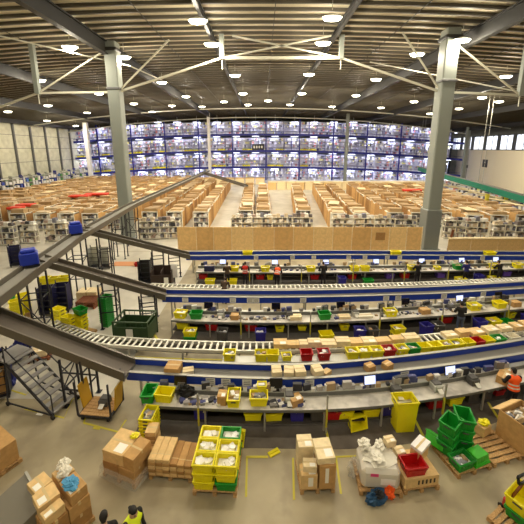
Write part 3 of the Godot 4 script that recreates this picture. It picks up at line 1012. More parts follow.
func build_screens() -> void:
	# tall cardboard sheets between the packing lines and the shelves
	var edges := [178, 197, 214, 232, 253, 274, 293, 313, 332, 351, 370, 388, 405, 420]
	var o := thing("cardboard_screen", "row of tall brown cardboard sheets standing behind the far packing line", "screen")
	var mats := [M.card_sheet, M.card_sheet_c, M.card_sheet, M.card_sheet_b]
	for i in edges.size() - 1:
		var a := at(edges[i], 250.0, 0.0)
		var b := at(edges[i + 1], 250.0, 0.0)
		part(o, "sheet", box_mesh(Vector3(b.x - a.x - 0.05, 2.27, 0.06), 0.01), mats[(i * 3) % 4], turned((a + b) / 2.0 + Vector3(0, 0, rng.randf_range(-0.03, 0.03)), rng.randf_range(-1.5, 1.5)))
		part(o, "post", box_mesh(Vector3(0.06, 2.32, 0.08)), M.card_cream, turned(b + Vector3(0, 0, 0.06), 0))
	var bin := part(o, "printed_panel", box_mesh(Vector3(0.9, 0.75, 0.012)), M.card_dark, turned(at(379, 250, 0) + Vector3(0, 1.0, 0.07), 0))
	bin.set_meta("label", "dark printed square on the cardboard sheet")
	var c := thing("low_screen", "low cream boarded screen right of the guarded column", "screen")
	for q in [[447, 470], [470, 497], [497, 524], [524, 548]]:
		var a := at(q[0], 250.5, 0.0)
		var b := at(q[1], 250.5, 0.0)
		part(c, "sheet", box_mesh(Vector3(b.x - a.x - 0.04, 1.15, 0.06), 0.01), M.card_light, turned((a + b) / 2.0, 0))
		part(c, "cap", box_mesh(Vector3(b.x - a.x - 0.02, 0.12, 0.4), 0.02), M.card_cream, turned((a + b) / 2.0 + Vector3(0, 1.15, 0), 0))
	var st := tool()
	var pa := at(448, 250, 0)
	bar(st, pa, pa + Vector3(0.25, 2.0, 0), 0.16)
	var pst := thing("wooden_post", "dark leaning post at the foot of the guarded column", "post")
	part(pst, "shaft", done(st), M.wood_red)
	# teal belt conveyor along the partition
	var path := PackedVector3Array([ray_at(420, 167, 84.0), ray_at(436, 172, 74.0), ray_at(480, 183, 55.0), ray_at(526, 196, 44.0), ray_at(560, 206, 38.0)])
	var t := thing("green_conveyor", "raised teal-green belt conveyor running along the cream partition", "conveyor")
	st = tool()
	strip(st, path, -0.5, 0.5, -0.9, 0.0)
	part(t, "casing", done(st), M.teal)
	st = tool()
	strip(st, path, -0.42, 0.42, 0.0, 0.05)
	part(t, "belt", done(st), M.bench_grey)
	for p in path:
		for s in [-0.35, 0.35]:
			st = tool()
			bar(st, Vector3(p.x + s, p.y + 0.02, p.z), Vector3(p.x + s, roof_y(p.x) - 0.4, p.z), 0.05)
			part(t, "hanger", done(st), M.steel)
	for q in [[486, 205.0], [506, 199.0]]:
		var p := ray_at(q[0], q[1], 50.0)
		p.y = 0
		var e := thing("yellow_guard_post", "yellow guard post under the green conveyor, %s" % ("nearer the goods racks" if q[0] == 486 else "nearer the partition"), "post", "", turned(p, 0))
		part(e, "shaft", box_mesh(Vector3(0.5, 2.6, 0.4), 0.05), M.line_yellow)
		part(e, "foot", box_mesh(Vector3(0.8, 0.1, 0.7), 0.02), M.dark_steel)

# ---------------------------------------------------------------- totes, cartons, pallets
func tote_body(size: Vector3) -> ArrayMesh:   # open tapered crate with ribs
	var key := "tote%s" % size
	if cache.has(key):
		return cache[key]
	var st := tool()
	var h := size / 2.0
	var k := 0.86
	var t := 0.010
	var lo := [Vector3(-h.x * k, 0, -h.z * k), Vector3(h.x * k, 0, -h.z * k), Vector3(h.x * k, 0, h.z * k), Vector3(-h.x * k, 0, h.z * k)]
	var hi := [Vector3(-h.x, size.y, -h.z), Vector3(h.x, size.y, -h.z), Vector3(h.x, size.y, h.z), Vector3(-h.x, size.y, h.z)]
	var mid := Vector3(0, size.y / 2.0, 0)
	face(st, lo, mid)
	for i in 4:
		var j := (i + 1) % 4
		face(st, [lo[i], lo[j], hi[j], hi[i]], mid)
		var ia: Vector3 = lo[i] * (1.0 - t / h.x) + Vector3(0, t, 0)
		var ib: Vector3 = lo[j] * (1.0 - t / h.x) + Vector3(0, t, 0)
		var ja := Vector3(hi[i].x - signf(hi[i].x) * t, size.y, hi[i].z - signf(hi[i].z) * t)
		var jb := Vector3(hi[j].x - signf(hi[j].x) * t, size.y, hi[j].z - signf(hi[j].z) * t)
		var c: Vector3 = (ia + jb) / 2.0
		face(st, [ia, ib, jb, ja], c * 3.0 - mid * 2.0)
		face(st, [hi[i], hi[j], jb, ja], mid - Vector3(0, 9, 0))
		# ribs
		var steps := 4 if i % 2 == 0 else 3
		for s in steps:
			var f := (s + 0.7) / (steps + 0.4)
			var a: Vector3 = lo[i].lerp(lo[j], f)
			var b: Vector3 = hi[i].lerp(hi[j], f)
			bar(st, a.lerp(b, 0.05), a.lerp(b, 0.72), 0.012)
	face(st, [lo[0] * 0.95 + Vector3(0, t, 0), lo[1] * 0.95 + Vector3(0, t, 0), lo[2] * 0.95 + Vector3(0, t, 0), lo[3] * 0.95 + Vector3(0, t, 0)], Vector3(0, -9, 0))
	cache[key] = done(st)
	return cache[key]

func tote_rim(size: Vector3) -> ArrayMesh:
	var key := "rim%s" % size
	if cache.has(key):
		return cache[key]
	var st := tool()
	var h := size / 2.0
	for s in [-1.0, 1.0]:
		bx(st, Vector3(0, size.y - 0.025, s * h.z), Vector3(size.x + 0.05, 0.05, 0.045), 0.008)
		bx(st, Vector3(s * h.x, size.y - 0.025, 0), Vector3(0.045, 0.05, size.z - 0.03), 0.008)
	for s in [-1.0, 1.0]:
		bx(st, Vector3(0, size.y - 0.09, s * (h.z - 0.006)), Vector3(size.x, 0.02, 0.03))
	cache[key] = done(st)
	return cache[key]

func tote(place: Transform3D, colour: String, label: String, group := "", size := Vector3(0.6, 0.34, 0.42), full := "", category := "tote") -> Node3D:
	var o := thing("tote", label, category, group, place)
	part(o, "body", tote_body(size), M[colour])
	var rim := part(o, "rim", tote_rim(size), M[colour])
	for s in [-1.0, 1.0]:
		part(rim, "grip", box_mesh(Vector3(0.03, 0.035, size.z * 0.38), 0.006), M.grey_bin if colour != "grey_bin" else M.black, Transform3D(Basis.IDENTITY, Vector3(s * (size.x / 2.0 + 0.0), size.y - 0.12, 0)))
	if full:
		var st := tool()
		for i in 7:
			st.set_color([Color(0.8, 0.78, 0.72), Color(0.45, 0.3, 0.15), Color(0.88, 0.87, 0.84), Color(0.25, 0.25, 0.28)][rng.randi_range(0, 3) if full == "mixed" else (0 if i % 2 == 0 else 2)])
			bx(st, Vector3(rng.randf_range(-0.3, 0.3) * size.x, size.y * rng.randf_range(0.5, 0.72), rng.randf_range(-0.28, 0.28) * size.z), Vector3(size.x * 0.33, size.y * 0.28, size.z * 0.36), 0.01, Basis.from_euler(Vector3(rng.randf_range(-0.3, 0.3), rng.randf() * 3.0, rng.randf_range(-0.3, 0.3))))
		bx(st, Vector3(0, size.y * 0.3, 0), Vector3(size.x * 0.84, size.y * 0.4, size.z * 0.84))
		part(o, "contents", done(st), M.goods).set_meta("kind", "stuff")
	return o

func carton(place: Transform3D, size: Vector3, mat: String, label: String, group := "", marked := true, called := "carton") -> Node3D:
	var o := thing(called, label, "box", group, place)
	var body := part(o, "body", box_mesh(size, 0.008), M[mat])
	part(body, "tape", box_mesh(Vector3(size.x + 0.003, size.y * 0.25, 0.06)), M.tape, Transform3D(Basis.IDENTITY, Vector3(0, size.y * 0.75 + 0.003, 0)))
	if marked:
		part(body, "label", box_mesh(Vector3(size.x * 0.42, 0.004, size.z * 0.36)), M.label, Transform3D(Basis.IDENTITY, Vector3(size.x * 0.18, size.y + 0.001, size.z * 0.24)))
	return o

func pallet(place: Transform3D, label: String, mat := "wood", size := Vector2(1.2, 1.0), group := "wooden pallets") -> Node3D:
	var o := thing("pallet", label, "pallet", group, place)
	var n := 7
	for i in n:
		part(o, "deck_board", box_mesh(Vector3(size.x, 0.022, size.y / n * 0.72), 0.004), M[mat], Transform3D(Basis.IDENTITY, Vector3(0, 0.118, -size.y / 2.0 + size.y / n * (i + 0.5))))
	for i in 3:
		var x := (i - 1) * (size.x / 2.0 - 0.06)
		part(o, "stringer", box_mesh(Vector3(0.1, 0.02, size.y)), M[mat], Transform3D(Basis.IDENTITY, Vector3(x, 0.098, 0)))
		part(o, "bottom_board", box_mesh(Vector3(0.1, 0.02, size.y)), M[mat], Transform3D(Basis.IDENTITY, Vector3(x, 0, 0)))
		for k in 3:
			part(o, "block", box_mesh(Vector3(0.1, 0.078, 0.12)), M[mat], Transform3D(Basis.IDENTITY, Vector3(x, 0.02, (k - 1) * (size.y / 2.0 - 0.06))))
	return o

func up(t: Transform3D, local: Vector3, yaw := 0.0) -> Transform3D:   # a place on top of another
	return t * Transform3D(Basis(Vector3.UP, deg_to_rad(yaw)), local)

# ---------------------------------------------------------------- packing lines
func belt_conveyor(label: String, near_px: Array, wide: float, h: float) -> PackedVector3Array:
	var o := thing("belt_conveyor", label, "conveyor")
	var path := curve_path(near_px, 0.0)
	# the pixels give the top edge of the near rail
	path = curve_path(near_px, h)
	for i in path.size():
		path[i].y = 0.0
	var st := tool()
	strip(st, path, 0.0, 0.05, h - 0.34, h)
	part(o, "near_rail", done(st), M.rail_blue)
	st = tool()
	strip(st, path, wide, wide + 0.05, h - 0.26, h + 0.12)
	part(o, "far_rail", done(st), M.rail_blue)
	st = tool()
	strip(st, path, -0.03, 0.08, h, h + 0.025)
	part(o, "rail_cap", done(st), M.steel)
	st = tool()
	strip(st, path, wide - 0.03, wide + 0.08, h + 0.12, h + 0.145)
	part(o, "rail_cap", done(st), M.steel)
	st = tool()
	strip(st, path, 0.05, wide, h - 0.16, h - 0.12)
	part(o, "belt", done(st), M.belt)
	st = tool()
	strip(st, path, 0.1, wide - 0.05, h - 0.3, h - 0.17)
	part(o, "belt_bed", done(st), M.bench_grey)
	var i := 1
	while i < path.size():
		var n := lateral(path, i)
		for s in [0.04, wide]:
			var p: Vector3 = path[i] + n * s
			part(o, "leg", box_mesh(Vector3(0.07, h - 0.2, 0.07)), M.steel, Transform3D(Basis.IDENTITY, p))
		st = tool()
		bar(st, path[i] + n * 0.04 + Vector3(0, 0.35, 0), path[i] + n * wide + Vector3(0, 0.35, 0), 0.05)
		part(o, "cross_bar", done(st), M.steel)
		i += 5
	return path

func packing_bench(label: String, edge_px: Array, wide: float) -> PackedVector3Array:
	var o := thing("packing_bench", label, "bench")
	var path := curve_path(edge_px, 0.9)
	for i in path.size():
		path[i].y = 0.0
	var n := path.size()
	var i := 0
	while i < n - 1:
		var e := mini(i + 4, n - 1)
		var st := tool()
		strip(st, path, 0.0, wide, 0.86, 0.9, i, e)
		part(o, "worktop", done(st), M.worktop)
		st = tool()
		strip(st, path, -0.012, 0.02, 0.80, 0.895, i, e)
		part(o, "edge_trim", done(st), M.bench_grey)
		st = tool()
		strip(st, path, wide - 0.06, wide - 0.02, 0.9, 1.08, i, e)
		part(o, "back_panel", done(st), M.bench_grey)
		st = tool()
		strip(st, path, wide - 0.09, wide + 0.08, 1.08, 1.11, i, e)
		part(o, "upper_shelf", done(st), M.zinc)
		st = tool()
		strip(st, path, 0.06, wide - 0.04, 0.28, 0.3, i, e)
		part(o, "lower_shelf", done(st), M.under_shelf)
		for s in [0.05, wide - 0.05]:
			part(o, "leg", box_mesh(Vector3(0.06, 0.86, 0.06)), M.steel, Transform3D(Basis.IDENTITY, path[i] + lateral(path, i) * s))
		i = e
	var back := tool()
	strip(back, path, wide - 0.03, wide, 0.3, 0.86)
	part(o, "rear_board", done(back), M.under_shelf)
	return path

func roller_conveyor(label: String, px: Array, wide: float, h: float, gap: float) -> PackedVector3Array:
	var o := thing("roller_conveyor", label, "conveyor")
	var path := curve_path(px, h, 0.25)
	for i in path.size():
		path[i].y = 0.0
	for s in [0.0, wide]:
		var st := tool()
		strip(st, path, s - 0.04, s + 0.04, h - 0.14, h + 0.01)
		part(o, "side_frame", done(st), M.roller)
	var st2 := tool()
	strip(st2, path, 0.06, wide - 0.06, h - 0.24, h - 0.2)
	part(o, "under_tray", done(st2), M.under_shelf)
	var r := tool()
	tube(r, Vector3(0, 0, -wide + 0.05), Vector3(0, 0, -0.05), 0.055, 0.055, 7)
	var roll := done(r)
	var length := 0.0
	var want := 0.0
	for i in path.size() - 1:
		var d := path[i].distance_to(path[i + 1])
		while want <= length + d:
			var p := path[i].lerp(path[i + 1], (want - length) / d)
			var dir := (path[i + 1] - path[i]).normalized()
			part(o, "roller", roll, M.roller, Transform3D(Basis(dir, Vector3.UP, dir.cross(Vector3.UP)), p + Vector3(0, h - 0.05, 0)))
			want += gap
		length += d
	var k := 1
	while k < path.size():
		for s in [0.0, wide]:
			part(o, "leg", box_mesh(Vector3(0.06, h - 0.1, 0.06)), M.steel, Transform3D(Basis.IDENTITY, path[k] + lateral(path, k) * s))
		k += 10
	return path

func put_totes(path: PackedVector3Array, items: Array, away: float, h: float, where: String, group: String) -> void:
	# items: pixel column, colour, kind ("" wide, "end" turned, "pair" two high, "small"), from the left of the picture to the right
	var count := {}
	var plain := {"yellow": "yellow", "green": "green", "red": "red", "blue_bin": "dark blue", "grey_bin": "dark grey", "cream_bin": "cream", "purple": "purple", "bright_green": "bright green"}
	for q in items:
		var t := along(path, q[0])
		t = t * Transform3D(Basis.IDENTITY, Vector3(0, h, -away))
		var c: String = q[1]
		var n: int = count.get(c, 0)
		count[c] = n + 1
		var size := Vector3(0.6, 0.34, 0.42)
		var yaw := rng.randf_range(-5.0, 5.0)
		if q[2] == "end":
			yaw += 90.0
		if q[2] == "small":
			size = Vector3(0.4, 0.24, 0.32)
		if q[2] == "bin":
			size = Vector3(0.5, 0.36, 0.4)
			yaw *= 0.3
		if c == "blue_bin" or c == "grey_bin":
			size = Vector3(0.48, 0.5, 0.44)
		if h < 0.5 and not where.contains("near") and (c == "blue_bin" or c == "grey_bin" or q[2] == "pair" or q[2] == "front"):
			t = along(path, q[0]) * Transform3D(Basis.IDENTITY, Vector3(0, 0.008, 0.34))
			if c == "blue_bin" or c == "grey_bin":
				size = Vector3(0.5, 0.68, 0.46)
			if q[2] == "front":
				size = Vector3(0.66, 0.5, 0.46)
		t = t * Transform3D(Basis(Vector3.UP, deg_to_rad(yaw)), Vector3.ZERO)
		var text := "%s tote %s, %s %s one from the left" % [plain[c], where, nth(n), plain[c]]
		if q[2] == "pair":
			tote(t, c if q.size() < 4 else q[3], "lower tote of a pair %s, beneath the %s %s one" % [where, nth(n), plain[c]], group)
			tote(up(t, Vector3(0, 0.3, 0)), c, "upper tote of a pair %s, %s yellow one from the left" % [where, nth(n)], group, size, "mixed")
		else:
			tote(t, c, text, group, size, ["mixed", ""][rng.randi_range(0, 1)])

func monitor(t: Transform3D, lit: bool, label: String) -> void:
	var o := thing("monitor", label, "monitor", "monitors on the packing benches", t)
	part(o, "foot", box_mesh(Vector3(0.24, 0.02, 0.15), 0.004), M.black)
	part(o, "stand", box_mesh(Vector3(0.06, 0.22, 0.05)), M.black)
	var tilt := Basis(Vector3.RIGHT, deg_to_rad(-12))
	var c := part(o, "casing", box_mesh(Vector3(0.46, 0.36, 0.05), 0.01), M.black, Transform3D(tilt, Vector3(0, 0.1, 0.03)))
	part(c, "screen", box_mesh(Vector3(0.41, 0.3, 0.01)), M.screen_on if lit else M.screen_off, Transform3D(Basis.IDENTITY, Vector3(0, 0.03, 0.026)))

func printer(t: Transform3D, mat: String, label: String) -> void:
	var o := thing("label_printer", label, "printer", "label printers on the packing benches", t)
	part(o, "body", box_mesh(Vector3(0.34, 0.26, 0.36), 0.03), M[mat])
	part(o, "lid", box_mesh(Vector3(0.3, 0.05, 0.26), 0.015), M.grey_bin, Transform3D(Basis.IDENTITY, Vector3(0, 0.25, -0.02)))
	part(o, "paper", box_mesh(Vector3(0.18, 0.005, 0.2)), M.label, Transform3D(Basis(Vector3.RIGHT, 0.5), Vector3(0, 0.12, 0.24)))

func scatter(path: PackedVector3Array, from_px: float, to_px: float, away: float, h: float, n: int, palette: Array, called: String, label: String) -> void:   # loose small packing stuff
	var st := tool()
	for i in n:
		var t := along(path, rng.randf_range(from_px, to_px))
		st.set_color(palette[rng.randi_range(0, palette.size() - 1)])
		var s := rng.randf_range(0.08, 0.2) if h < 1.0 else rng.randf_range(0.1, 0.32)
		bx(st, t * Vector3(0, h + s * (0.25 if h < 1.0 else 0.45), -away + rng.randf_range(-1.0, 1.0) * (0.15 if h < 1.0 else 0.03)), Vector3(s, s * (0.5 if h < 1.0 else 0.9), minf(0.12, s)), 0.0, Basis(Vector3.UP, rng.randf() * 0.4))
	var o := part(self, numbered(called), done(st), M.goods)
	o.set_meta("label", label)
	o.set_meta("category", "packing bits")
	o.set_meta("kind", "stuff")

func papers(path: PackedVector3Array, h: float, spots: Array, where: String) -> void:
	var i := 0
	for q in spots:
		var t := along(path, q)
		var o := thing("paper_notice", "white paper notice hung on %s, %s from the left" % [where, nth(i)], "paper", "paper notices on the conveyor rails", t * Transform3D(Basis.IDENTITY, Vector3(0, h - 0.31, 0.012)))
		var sh := part(o, "sheet", box_mesh(Vector3(0.34, 0.27, 0.004)), M.label)
		for k in 3:
			part(sh, "print_line", box_mesh(Vector3(0.24, 0.02, 0.002)), M.print, Transform3D(Basis.IDENTITY, Vector3(0, 0.06 + k * 0.07, 0.003)))
		i += 1

func build_lines() -> void:
	var pale := [Color(0.7, 0.68, 0.64), Color(0.4, 0.38, 0.36), Color(0.2, 0.19, 0.18), Color(0.04, 0.04, 0.05), Color(0.4, 0.28, 0.15), Color(0.06, 0.07, 0.2)]
	# ---- near line
	var a_edge := [[146, 405], [180, 407], [240, 409.5], [300, 410], [340, 408.5], [380, 405.5], [420, 400.5], [464, 394], [500, 387], [524, 382], [560, 374]]
	var bench := packing_bench("long grey packing bench of the near line, facing the pallets", a_edge, 0.66)
	var a_rail := [[126, 372], [165, 374.5], [200, 376.5], [250, 378.5], [290, 379], [330, 377.5], [370, 374], [400, 371], [430, 367.5], [460, 363.5], [490, 359], [524, 353.5], [565, 346]]
	var conv := belt_conveyor("near blue-railed belt conveyor behind the front packing bench", a_rail, 0.6, 1.4)
	put_totes(bench, [[141, "green", "end"], [163, "yellow", ""], [234, "yellow", "end"], [259, "yellow", ""]], 0.32, 0.9, "on the near bench", "totes on the near packing bench")
	put_totes(bench, [[199, "blue_bin", ""], [253, "yellow", ""], [273, "yellow", ""], [298, "blue_bin", ""], [318, "grey_bin", "small"], [333, "red", ""], [346, "yellow", ""], [373, "yellow", ""], [389, "blue_bin", ""], [438, "red", ""], [458, "yellow", ""], [476, "grey_bin", ""], [489, "grey_bin", ""], [503, "red", "small"]], 0.34, 0.3, "under the near bench", "totes under the near packing bench")
	scatter(bench, 178, 226, 0.3, 0.9, 60, pale, "packing_scraps", "loose clear bags and scraps on the near bench beside the brown carton")
	scatter(bench, 268, 304, 0.3, 0.9, 60, pale, "packing_scraps", "loose bags heaped on the near bench right of the yellow tote")
	scatter(bench, 150, 520, 0.66, 1.11, 70, pale, "bench_clutter", "small tools and tape along the near bench's upper shelf")
	carton(along(bench, 221) * Transform3D(Basis.IDENTITY, Vector3(0, 0.9, -0.3)), Vector3(0.3, 0.36, 0.36), "card", "upright brown carton on the near bench left of a yellow tote")
	carton(along(bench, 296) * Transform3D(Basis(Vector3.UP, 0.4), Vector3(0, 0.9, -0.3)), Vector3(0.42, 0.26, 0.36), "card", "open brown carton on the near bench right of the heaped bags")
	carton(along(bench, 505) * Transform3D(Basis(Vector3.UP, 0.5), Vector3(0, 0.9, -0.2)), Vector3(0.5, 0.3, 0.4), "card", "brown carton on the near bench before the worker in orange")
	carton(along(bench, 515) * Transform3D(Basis(Vector3.UP, 0.3), Vector3(0, 0.9, -0.5)), Vector3(0.4, 0.2, 0.3), "card_light", "pale carton behind the one before the worker in orange")
	var small := along(bench, 261) * Transform3D(Basis.IDENTITY, Vector3(0, 1.115, -0.64))
	tote(small, "yellow", "small yellow bin on the near bench's upper shelf beside the dark monitor", "", Vector3(0.3, 0.28, 0.26))
	var k := 0
	for q in [[277, false], [375, true], [459, true], [420, false]]:
		monitor(along(bench, q[0]) * Transform3D(Basis.IDENTITY, Vector3(0, 1.112, -0.66)) if q[0] != 420 else along(bench, 176) * Transform3D(Basis.IDENTITY, Vector3(0, 1.112, -0.66)), q[1], ["dark monitor on the near bench beside the small yellow bin", "monitor with a bright screen on the near bench left of the tall yellow bin", "monitor with a bright screen on the near bench right of the tall yellow bin", "dark monitor on the near bench beside the black bag"][k])
		k += 1
	k = 0
	for q in [290, 400, 440, 478]:
		printer(along(bench, q) * Transform3D(Basis.IDENTITY, Vector3(0, 0.9, -0.39)), "zinc" if k % 2 == 0 else "grey_bin", "label printer on the near packing bench, %s from the left" % nth(k))
		k += 1
	var bag := thing("black_bag", "black coat and bag heap at the near bench's left end", "bag", "", along(bench, 183) * Transform3D(Basis.IDENTITY, Vector3(0, 0.9, -0.5)))
	part(bag, "sack", lump_mesh(Vector3(0.6, 0.42, 0.3), 4, 0.4), M.black)
	papers(conv, 1.4, [212, 226, 247, 308, 401, 446], "the near conveyor's front rail")
	# cartons that ride on the near belt
	k = 0
	for q in [[173, 0.0, "card", 0.55, 0.3, 0.5], [187, 0.3, "card_cream", 0.4, 0.15, 0.3], [277, 0.1, "card_cream", 0.36, 0.3, 0.42], [288.5, -0.1, "card_cream", 0.36, 0.28, 0.42], [300, 0.1, "card_cream", 0.4, 0.3, 0.42], [318, 0.2, "card_cream", 0.36, 0.3, 0.42], [327, 0.6, "card_light", 0.32, 0.16, 0.24], [371, 0.3, "card", 0.34, 0.26, 0.3], [389, 0.4, "card", 0.34, 0.26, 0.3]]:
		carton(along(conv, q[0]) * Transform3D(Basis(Vector3.UP, q[1]), Vector3(0, 1.28, -0.33)), Vector3(q[3], q[4], q[5]), q[2], "%s carton riding on the near blue conveyor, %s from the left" % [{"card": "brown", "card_cream": "cream", "card_light": "flat tan"}[q[2]], nth(k)], "cartons on the near conveyor", false)
		k += 1
	# ---- middle line
	var roll_b := roller_conveyor("white roller conveyor between the near and middle packing lines", [[44, 326], [85, 340.5], [130, 346], [200, 349.5], [262, 350.5], [320, 349.5], [380, 346.5], [450, 340.5], [524, 331.5], [560, 326]], 0.62, 0.75, 0.3)
	var low := thing("tote_shelf", "low steel shelf carrying totes in front of the roller conveyor", "shelf")
	var low_path := curve_path([[222, 362], [262, 362.5], [320, 361.5], [380, 358.5], [450, 352.5], [524, 343.5], [560, 338.5]], 0.62)
	for i in low_path.size():
		low_path[i].y = 0
	var st := tool()
	strip(st, low_path, 0.0, 0.44, 0.59, 0.62)
	part(low, "board", done(st), M.zinc)
	var j := 0
	while j < low_path.size():
		for s in [0.04, 0.4]:
			part(low, "leg", box_mesh(Vector3(0.05, 0.59, 0.05)), M.steel, Transform3D(Basis.IDENTITY, low_path[j] + lateral(low_path, j) * s))
		j += 4
	put_totes(low_path, [[229, "yellow", "bin"], [261, "yellow", "bin"], [273, "yellow", "bin"], [287, "yellow", "small"], [307, "red", "bin"], [324, "red", "bin"], [353, "yellow", "bin"], [365, "yellow", "bin"], [377, "yellow", "bin"], [389, "red", "bin"], [402, "yellow", "bin"], [414, "green", "bin"], [425, "yellow", "bin"], [436, "yellow", "bin"], [447, "yellow", "bin"], [457, "yellow", "bin"], [469, "yellow", "bin"], [479, "red", "bin"], [488, "yellow", "bin"], [499, "green", "bin"], [513, "cream_bin", "bin"]], 0.22, 0.62, "on the low shelf", "totes on the low shelf")
	# cartons queued on the rollers
	var xpix := 274.0
	k = 0
	while xpix < 530.0:
		var wpx := rng.randf_range(8.0, 15.0)
		if not (xpix > 414.0 and xpix < 440.0):
			var t := along(roll_b, xpix + wpx / 2.0)
			carton(t * Transform3D(Basis(Vector3.UP, rng.randf_range(-0.06, 0.06)), Vector3(0, 0.756, -0.31)), Vector3(wpx / 21.0, rng.randf_range(0.16, 0.28), rng.randf_range(0.36, 0.5)), "card_cream" if rng.randf() < 0.65 else "card_light", "pale carton queued on the white rollers, %s from the left" % nth(k), "cartons queued on the roller conveyor", rng.randf() < 0.4)
			k += 1
		xpix += wpx + 0.8
	var b_edge := [[171, 320], [200, 321.5], [262, 322.5], [320, 322], [380, 319.5], [440, 315.5], [480, 312.5], [524, 308.5], [560, 305]]
	var bench_b := packing_bench("long grey packing bench of the middle line", b_edge, 0.8)
	var b_rail := [[162, 296.5], [200, 297], [262, 297.5], [320, 297], [380, 295.5], [450, 293], [524, 288.5], [560, 286]]
	var conv_b := belt_conveyor("middle blue-railed belt conveyor behind the second packing bench", b_rail, 0.62, 1.4)
	put_totes(bench_b, [[180, "yellow", ""], [196, "green", ""], [325, "green", ""], [392, "yellow", ""], [476, "yellow", ""], [502, "yellow", ""]], 0.36, 0.9, "on the middle bench", "totes on the middle packing bench")
	put_totes(bench_b, [[181, "yellow", ""], [193, "yellow", "pair", "green"], [211, "red", ""], [224, "grey_bin", "small"], [251, "red", ""], [261, "blue_bin", ""], [279, "yellow", "end"], [303, "yellow", "small"], [324, "yellow", "front"], [345, "yellow", "end"], [357, "blue_bin", ""], [369, "grey_bin", ""], [394, "yellow", "pair"], [421, "blue_bin", ""], [433, "grey_bin", ""], [448, "red", ""], [474, "blue_bin", ""], [487, "yellow", "pair"], [500, "green", "front"], [512, "yellow", "end"], [521, "blue_bin", ""]], 0.36, 0.3, "under the middle bench", "totes under the middle packing bench")
	scatter(bench_b, 200, 300, 0.4, 0.9, 70, pale, "packing_scraps", "loose packets on the middle bench right of the green tote")
	scatter(bench_b, 330, 460, 0.4, 0.9, 70, pale, "packing_scraps", "loose packets on the middle bench around the yellow tote")
	scatter(bench_b, 175, 520, 0.8, 1.11, 90, pale, "bench_clutter", "small tools and tape along the middle bench's upper shelf")
	k = 0
	for q in [[234, "card", 0.4, 0.25], [296, "card_cream", 0.6, 0.2], [345, "card_cream", 0.6, 0.14], [366, "cream_bin", 0.8, 0.12], [427, "card", 0.5, 0.26], [518, "card", 0.5, 0.28]]:
		carton(along(bench_b, q[0]) * Transform3D(Basis.IDENTITY, Vector3(0, 0.9, -0.35)), Vector3(q[2], q[3], 0.36), q[1], "carton on the middle bench's worktop, %s from the left" % nth(k), "cartons on the middle bench", false)
		k += 1
	k = 0
	for q in [[206, false], [276, false], [344, false], [412, false], [467, true], [508, false]]:
		monitor(along(bench_b, q[0]) * Transform3D(Basis.IDENTITY, Vector3(0, 1.112, -0.8)), q[1], "%s monitor on the middle bench, %s from the left" % ["bright" if q[1] else "dark", nth(k)])
		k += 1
	k = 0
	for q in [220, 290, 358, 398, 434, 455, 485]:
		printer(along(bench_b, q) * Transform3D(Basis.IDENTITY, Vector3(0, 0.9, -0.52)), "zinc" if k % 2 == 0 else "grey_bin", "label printer on the middle packing bench, %s from the left" % nth(k))
		k += 1
	papers(conv_b, 1.4, [186, 233, 250, 256, 303, 384, 396, 441, 480], "the middle conveyor's front rail")
	# ---- far line
	roller_conveyor("white roller conveyor behind the middle conveyor", [[148, 286.5], [200, 288], [262, 288.5], [320, 288], [380, 286.5], [450, 284], [524, 280.5], [560, 279]], 0.5, 0.75, 0.3)
	var c_edge := [[196, 272], [262, 272.5], [320, 272.5], [400, 271.5], [460, 270.5], [524, 269], [560, 268]]
	var bench_c := packing_bench("long pale packing bench of the far line, before the cardboard screen", c_edge, 0.78)
	var c_rail := [[186, 256], [262, 255.5], [340, 255], [420, 255.5], [524, 256], [560, 256.3]]
	var conv_c := belt_conveyor("far blue-railed belt conveyor along the cardboard screen", c_rail, 0.7, 1.4)
	put_totes(bench_c, [[234, "yellow", ""], [265, "yellow", ""], [311, "yellow", ""], [355, "yellow", ""], [365, "yellow", ""], [413, "yellow", ""], [438, "yellow", "small"], [459, "green", ""], [495, "yellow", ""], [519, "yellow", ""]], 0.3, 0.9, "on the far bench", "totes on the far packing bench")
	put_totes(bench_c, [[203, "red", ""], [211, "yellow", "front"], [233, "yellow", "front"], [260, "red", ""], [270, "yellow", "end"], [315, "red", ""], [340, "blue_bin", ""], [353, "red", ""], [366, "green", "front"], [391, "purple", ""], [406, "red", ""], [442, "purple", ""], [457, "yellow", "front"], [475, "blue_bin", ""], [489, "yellow", "front"], [508, "purple", ""]], 0.36, 0.3, "under the far bench", "totes under the far packing bench")
	scatter(bench_c, 205, 520, 0.4, 0.9, 120, pale, "packing_scraps", "loose packets along the far bench's worktop")
	scatter(bench_c, 200, 520, 0.85, 1.11, 70, pale, "bench_clutter", "small tools and tape along the far bench's upper shelf")
	carton(along(bench_c, 209) * Transform3D(Basis.IDENTITY, Vector3(0, 0.9, -0.3)), Vector3(0.7, 0.4, 0.4), "navy", "dark crate on the far bench's left end", "", false, "crate")
	k = 0
	for q in [222, 275, 328, 379, 426, 467, 502]:
		monitor(along(bench_c, q) * Transform3D(Basis.IDENTITY, Vector3(0, 1.112, -0.85)), true, "bright monitor on the far packing bench, %s from the left" % nth(k))
		k += 1
	papers(conv_c, 1.4, [256, 292, 313, 348, 364, 386, 398, 440, 480], "the far conveyor's front rail")
	k = 0
	for q in [248, 396, 490]:
		tote(along(conv_c, q) * Transform3D(Basis.IDENTITY, Vector3(0, 1.285, -0.36)), "yellow", "yellow tote riding on the far conveyor, %s from the left" % nth(k), "totes on the far conveyor", Vector3(0.75, 0.36, 0.45))
		k += 1
